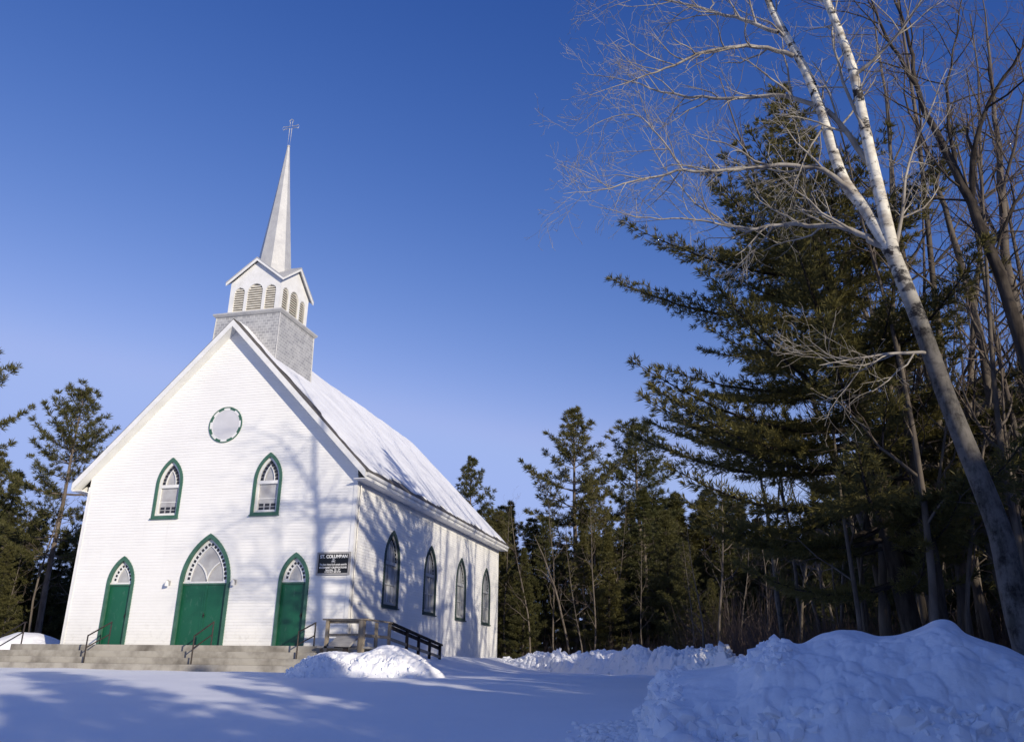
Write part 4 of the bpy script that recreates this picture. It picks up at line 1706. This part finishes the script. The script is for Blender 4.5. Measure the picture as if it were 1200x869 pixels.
bare_from_px(11, [
    ([(1292, 790), (1262, 640), (1222, 480), (1190, 370), (1162, 297), (1138, 238), (1110, 183), (1083, 131), (1072, 95), (1067, 55), (1050, 5), (1035, -60)], [.15, .135, .118, .102, .090, .080, .068, .054, .042, .032, .020, .007], 15, 15),
    ([(1074, 100), (1052, 66), (1035, 35), (1020, 0), (1005, -50)], [.04, .033, .026, .018, .006], 15, 14.5),
    ([(1139, 240), (1139, 190), (1146, 150), (1166, 104), (1197, 60), (1230, 10)], [.055, .048, .04, .03, .02, .006], 15, 14.4),
    ([(1120, 200), (1112, 150), (1108, 100), (1122, 40), (1130, -30)], [.04, .032, .024, .016, .005], 15, 15.6),
    ([(1160, 292), (1190, 240), (1225, 190)], [.04, .03, .01], 15, 15.8)],
    (2.6, 4.4, 4.6, 4), (1.9, .95, .5, .3), 'dark bare tree right of the white birch, forked against blue sky', maxl=4)
bare_from_px(12, [
    ([(1215, 770), (1180, 560), (1150, 400), (1124, 297), (1098, 215), (1079, 165), (1070, 120), (1066, 60)], [.11, .095, .08, .065, .05, .035, .02, .006], 18, 18),
    ([(1098, 215), (1110, 160), (1130, 110)], [.03, .02, .006], 18, 17.5)],
    (2.0, 3.6, 3.5), (1.4, .7, .35), 'slim grey bare tree between the birch and the dark forked tree', 'bark_grey', 'bark_grey')
bare_from_px(13, [
    ([(1268, 760), (1225, 520), (1190, 360), (1176, 297), (1173, 205), (1166, 140), (1160, 70), (1150, -10)], [.14, .12, .10, .09, .07, .05, .03, .008], 19, 19),
    ([(1174, 230), (1190, 170), (1200, 110), (1215, 40)], [.04, .03, .02, .006], 19, 18.2),
    ([(1180, 300), (1150, 240), (1135, 170), (1120, 110)], [.04, .03, .018, .006], 19, 19.6)],
    (2.8, 4.2, 4.4, 4), (2.0, 1.0, .5, .3), 'bare tree with fine reddish twigs at the far right edge', 'bark_grey', 'bark_grey', maxl=4)
bare_from_px(14, [
    ([(928, 775), (915, 735), (905, 640), (897, 585), (888, 540), (882, 505)], [.075, .07, .058, .045, .03, .01], 24, 24),
    ([(905, 640), (912, 590), (915, 545), (925, 510)], [.03, .025, .016, .005], 24, 24)],
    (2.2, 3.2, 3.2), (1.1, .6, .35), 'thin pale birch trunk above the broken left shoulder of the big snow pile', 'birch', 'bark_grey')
bare_from_px(15, [
    ([(945, 765), (935, 700), (925, 620), (915, 560), (905, 515), (900, 480)], [.06, .055, .045, .035, .022, .008], 28, 28)],
    (2.4, 3.2, 3.2), (1.1, .6, .35), 'thin bare tree just right of the thin pale birch', 'bark_grey', 'bark_grey')
bare_from_px(16, [
    ([(1110, 765), (1090, 640), (1072, 540), (1058, 440), (1045, 360)], [.13, .12, .10, .08, .05], 17, 17),
    ([(1075, 560), (1040, 525), (1000, 520), (960, 530)], [.035, .025, .015, .005], 17, 16)],
    (1.6, 2.6, 3.0), (1.2, .7, .4), 'dark bare trunk close left of the birch, half hidden by pine boughs')
bare_from_px(17, [
    ([(668, 770), (655, 700), (640, 660), (632, 640), (625, 625)], [.07, .06, .045, .025, .008], 50, 50),
    ([(650, 690), (640, 670), (622, 665), (610, 655)], [.03, .022, .014, .005], 50, 50)],
    (1.6, 2.4, 2.4), (1.4, .9, .5), 'crooked grey bare trunk at the forest edge left of the tall pine', 'bark_grey', 'bark_grey')


# slim bare trees of the forest edge, from two models
def bare_model(seed, H):
    b_ = Bare(seed)
    q = b_.curve((0, 0, 0), (0, 0, 1), H, 10, .045, .03)
    qr = np.linspace(.0065 * H, .007, 11)
    b_.trunk.tube(q, qr, 7, False)
    b_.sprout(q, qr, 0, 4, (2.2, 2.8, 3.2, 3.0), (1.7, .9, .5, .3), .06, .25)
    return b_


GB = 'slim bare trees along the dark forest edge'
bm = []
spots = []
for x in np.arange(600, 1330, 17):
    spots.append((x + rnd.uniform(-9, 9), rnd.uniform(31, 49) if x > 800 else rnd.uniform(48, 56)))
for x in np.arange(930, 1330, 26):
    spots.append((x + rnd.uniform(-9, 9), rnd.uniform(20, 30)))
for x in (-60, 15, 45, 88, 96, 118):
    spots.append((x, rnd.uniform(42, 50)))
n_far = len(spots)
for x in np.arange(985, 1420, 15):
    spots.append((x + rnd.uniform(-8, 8), rnd.uniform(15.5, 27)))
n_mid = len(spots)
for x in np.arange(1035, 1400, 17):
    spots.append((x + rnd.uniform(-8, 8), rnd.uniform(19, 29)))
for k, (x, d) in enumerate(spots):
    p_ = foot(x, d)
    H_ = rnd.uniform(5.5, 11) if k < n_far else rnd.uniform(7, 12.5) if k < n_mid else rnd.uniform(13, 19)
    j = k % 3
    if len(bm) <= j:
        o = bare_model(60 + j, 9.0).build('bare_tree', 'one of the slim bare trees along the dark forest edge', 'bare tree', (0, 0, 0), 'bark_grey', 'bark_grey', 'twig', GB)
        bm.append(o)
        o.location = p_
        o.rotation_euler = (0, 0, rnd.uniform(0, 6))
        o.scale = (H_ / 9,) * 3
    else:
        copy_tree(bm[j], p_, rnd.uniform(0, 6), H_ / 9, 'one of the slim bare trees along the dark forest edge', GB)

# low brush under the forest edge
rng = np.random.default_rng(17)
bmesh_ = MB()
for k in range(3400):
    x = rng.uniform(590, 1300)
    d = float(np.interp(x, [590, 680, 760, 820, 880, 960, 1300], [47, 46, 41, 36, 29, 18, 17])) + rng.uniform(3, 13)
    hot = 1.7 if 800 < x < 915 else 1.0
    p_ = foot(x, d, .05)
    L_ = rng.uniform(.9, 2.3) * hot
    dd = norm(np.array([rng.normal(0, .28), rng.normal(0, .28), 1.]))
    mid_ = p_ + dd * L_ * .5
    d2 = norm(dd + rng.normal(0, .18, 3))
    bmesh_.tube([p_, mid_, mid_ + d2 * L_ * .5], [.011, .008, .003], 3, False)
    for q_ in range(2):
        d3 = norm(dd + rng.normal(0, .4, 3))
        s0 = p_ + dd * L_ * rng.uniform(.25, .5)
        bmesh_.tube([s0, s0 + d3 * L_ * .4], [.006, .002], 3, False)
o = bmesh_.build('brush', M['brush'])
tag(o, 'tangle of reddish bare brush under the forest edge', 'brush', kind='stuff')

# --- the wood to the right of the view, whose shadow lies over the snow and the piles
GS = 'trees of the wood whose shadow covers the foreground snow'
GC = 'bare trees casting branch shadows on the church'
CR2, CF2 = CR[:2] / np.linalg.norm(CR[:2]), CF[:2] / np.linalg.norm(CF[:2])


def off_frame(x, y, lim=1.0):
    rel = np.array([x, y]) - CAM[:2]
    fw = rel @ CF2
    return fw <= 0 or (rel @ CR2) / fw > lim


def shade_limit(x, y):
    """where the tree's shadow meets the front wall, and how tall it may be before it darkens the sunlit part"""
    t = -y / SY
    return x - SX * t, .249 * t + .7


n_ = 0
for k in range(900):
    x, y = 26 + 26 * rnd.random() ** 1.4, rnd.uniform(-60, -3)
    if not off_frame(x, y) or n_ >= 120:
        continue
    xf, lim = shade_limit(x, y)
    H_ = rnd.uniform(7.5, 11.5)
    if -7 < xf < 3.0:
        H_ = min(H_, lim * (rnd.uniform(.42, .92) if xf < -1.5 else rnd.uniform(.86, 1.03)))
    elif xf < 6.5 and rnd.random() < .6:
        H_ = min(H_, lim * rnd.uniform(.8, 1.0))
    elif xf < 15:
        H_ = min(H_, .249 * (x - 5.6) / SX + rnd.uniform(.5, 5.5))
    for qx, qy, qz, qr_ in ((21.3, -13.5, 4.6, 3.0), (21.0, -8.0, 5.2, 6.0)):
        tq = (x - qx) * SX - (y - qy) * SY
        if tq > 0 and abs((x - qx) * SY + (y - qy) * SX) < qr_:
            H_ = min(H_, (qz + .249 * tq) * rnd.uniform(.85, 1.0))
    tb = (17 - y) / SY
    if 4 < x - SX * tb < 19 and rnd.random() < .85:
        H_ = min(H_, (.249 * tb + .4) * rnd.uniform(.75, 1.0))
    n_ += 1
    proto(rnd.choice((2, 3, 4)), (x, y, float(ground_z(x, y)) - .1), H_, rnd.uniform(0, 6.28), 'unseen pine added to shade the large snow pile', GS, wide=rnd.uniform(1.2, 1.6))
# tall bare trees: their shadows fall on the right part of the front wall and on the side wall
for xf, t, sc_ in ((4.6, 30, 1.75), (6.6, 33, 1.8), (8.2, 28, 1.6), (9.4, 24, 1.45), (11.5, 29, 1.6), (12.8, 23, 1.3), (14.5, 24, 1.4), (15.6, 31, 1.6), (16.5, 27, 1.5), (17.8, 23, 1.35), (19.5, 25, 1.4), (21, 28, 1.5), (9.0, 30, 2.0), (13.5, 28, 2.0), (18.5, 30, 2.05)):
    x, y = xf + SX * t, -SY * t
    copy_tree(bm[int(xf * 10) % 3], (x, y, float(ground_z(x, y)) - .1), xf * 2.3, sc_, 'one of the bare trees casting branch shadows on the church', GC)
for xf, t, H_ in ((10.4, 26, 8.6), (14.0, 30, 10.2), (19.0, 28, 9.5)):
    x, y = xf + SX * t, -SY * t
    proto(4, (x, y, float(ground_z(x, y)) - .1), H_, xf, 'unseen pine added to shade the large snow pile', GS, wide=.9)
for px_, py_, t in ((852, 838, 7), (852, 838, 11), (800, 830, 9), (930, 835, 8)):  # unseen pines added to keep sun spots off the large pile
    q_ = at(px_, py_, 10.2)
    x, y = q_[0] + SX * t, q_[1] - SY * t
    proto(4, (x, y, float(ground_z(x, y)) - .1), 4.2 + .2 * t, t * 1.3, 'unseen pine added to shade the large snow pile', GS, wide=1.7)
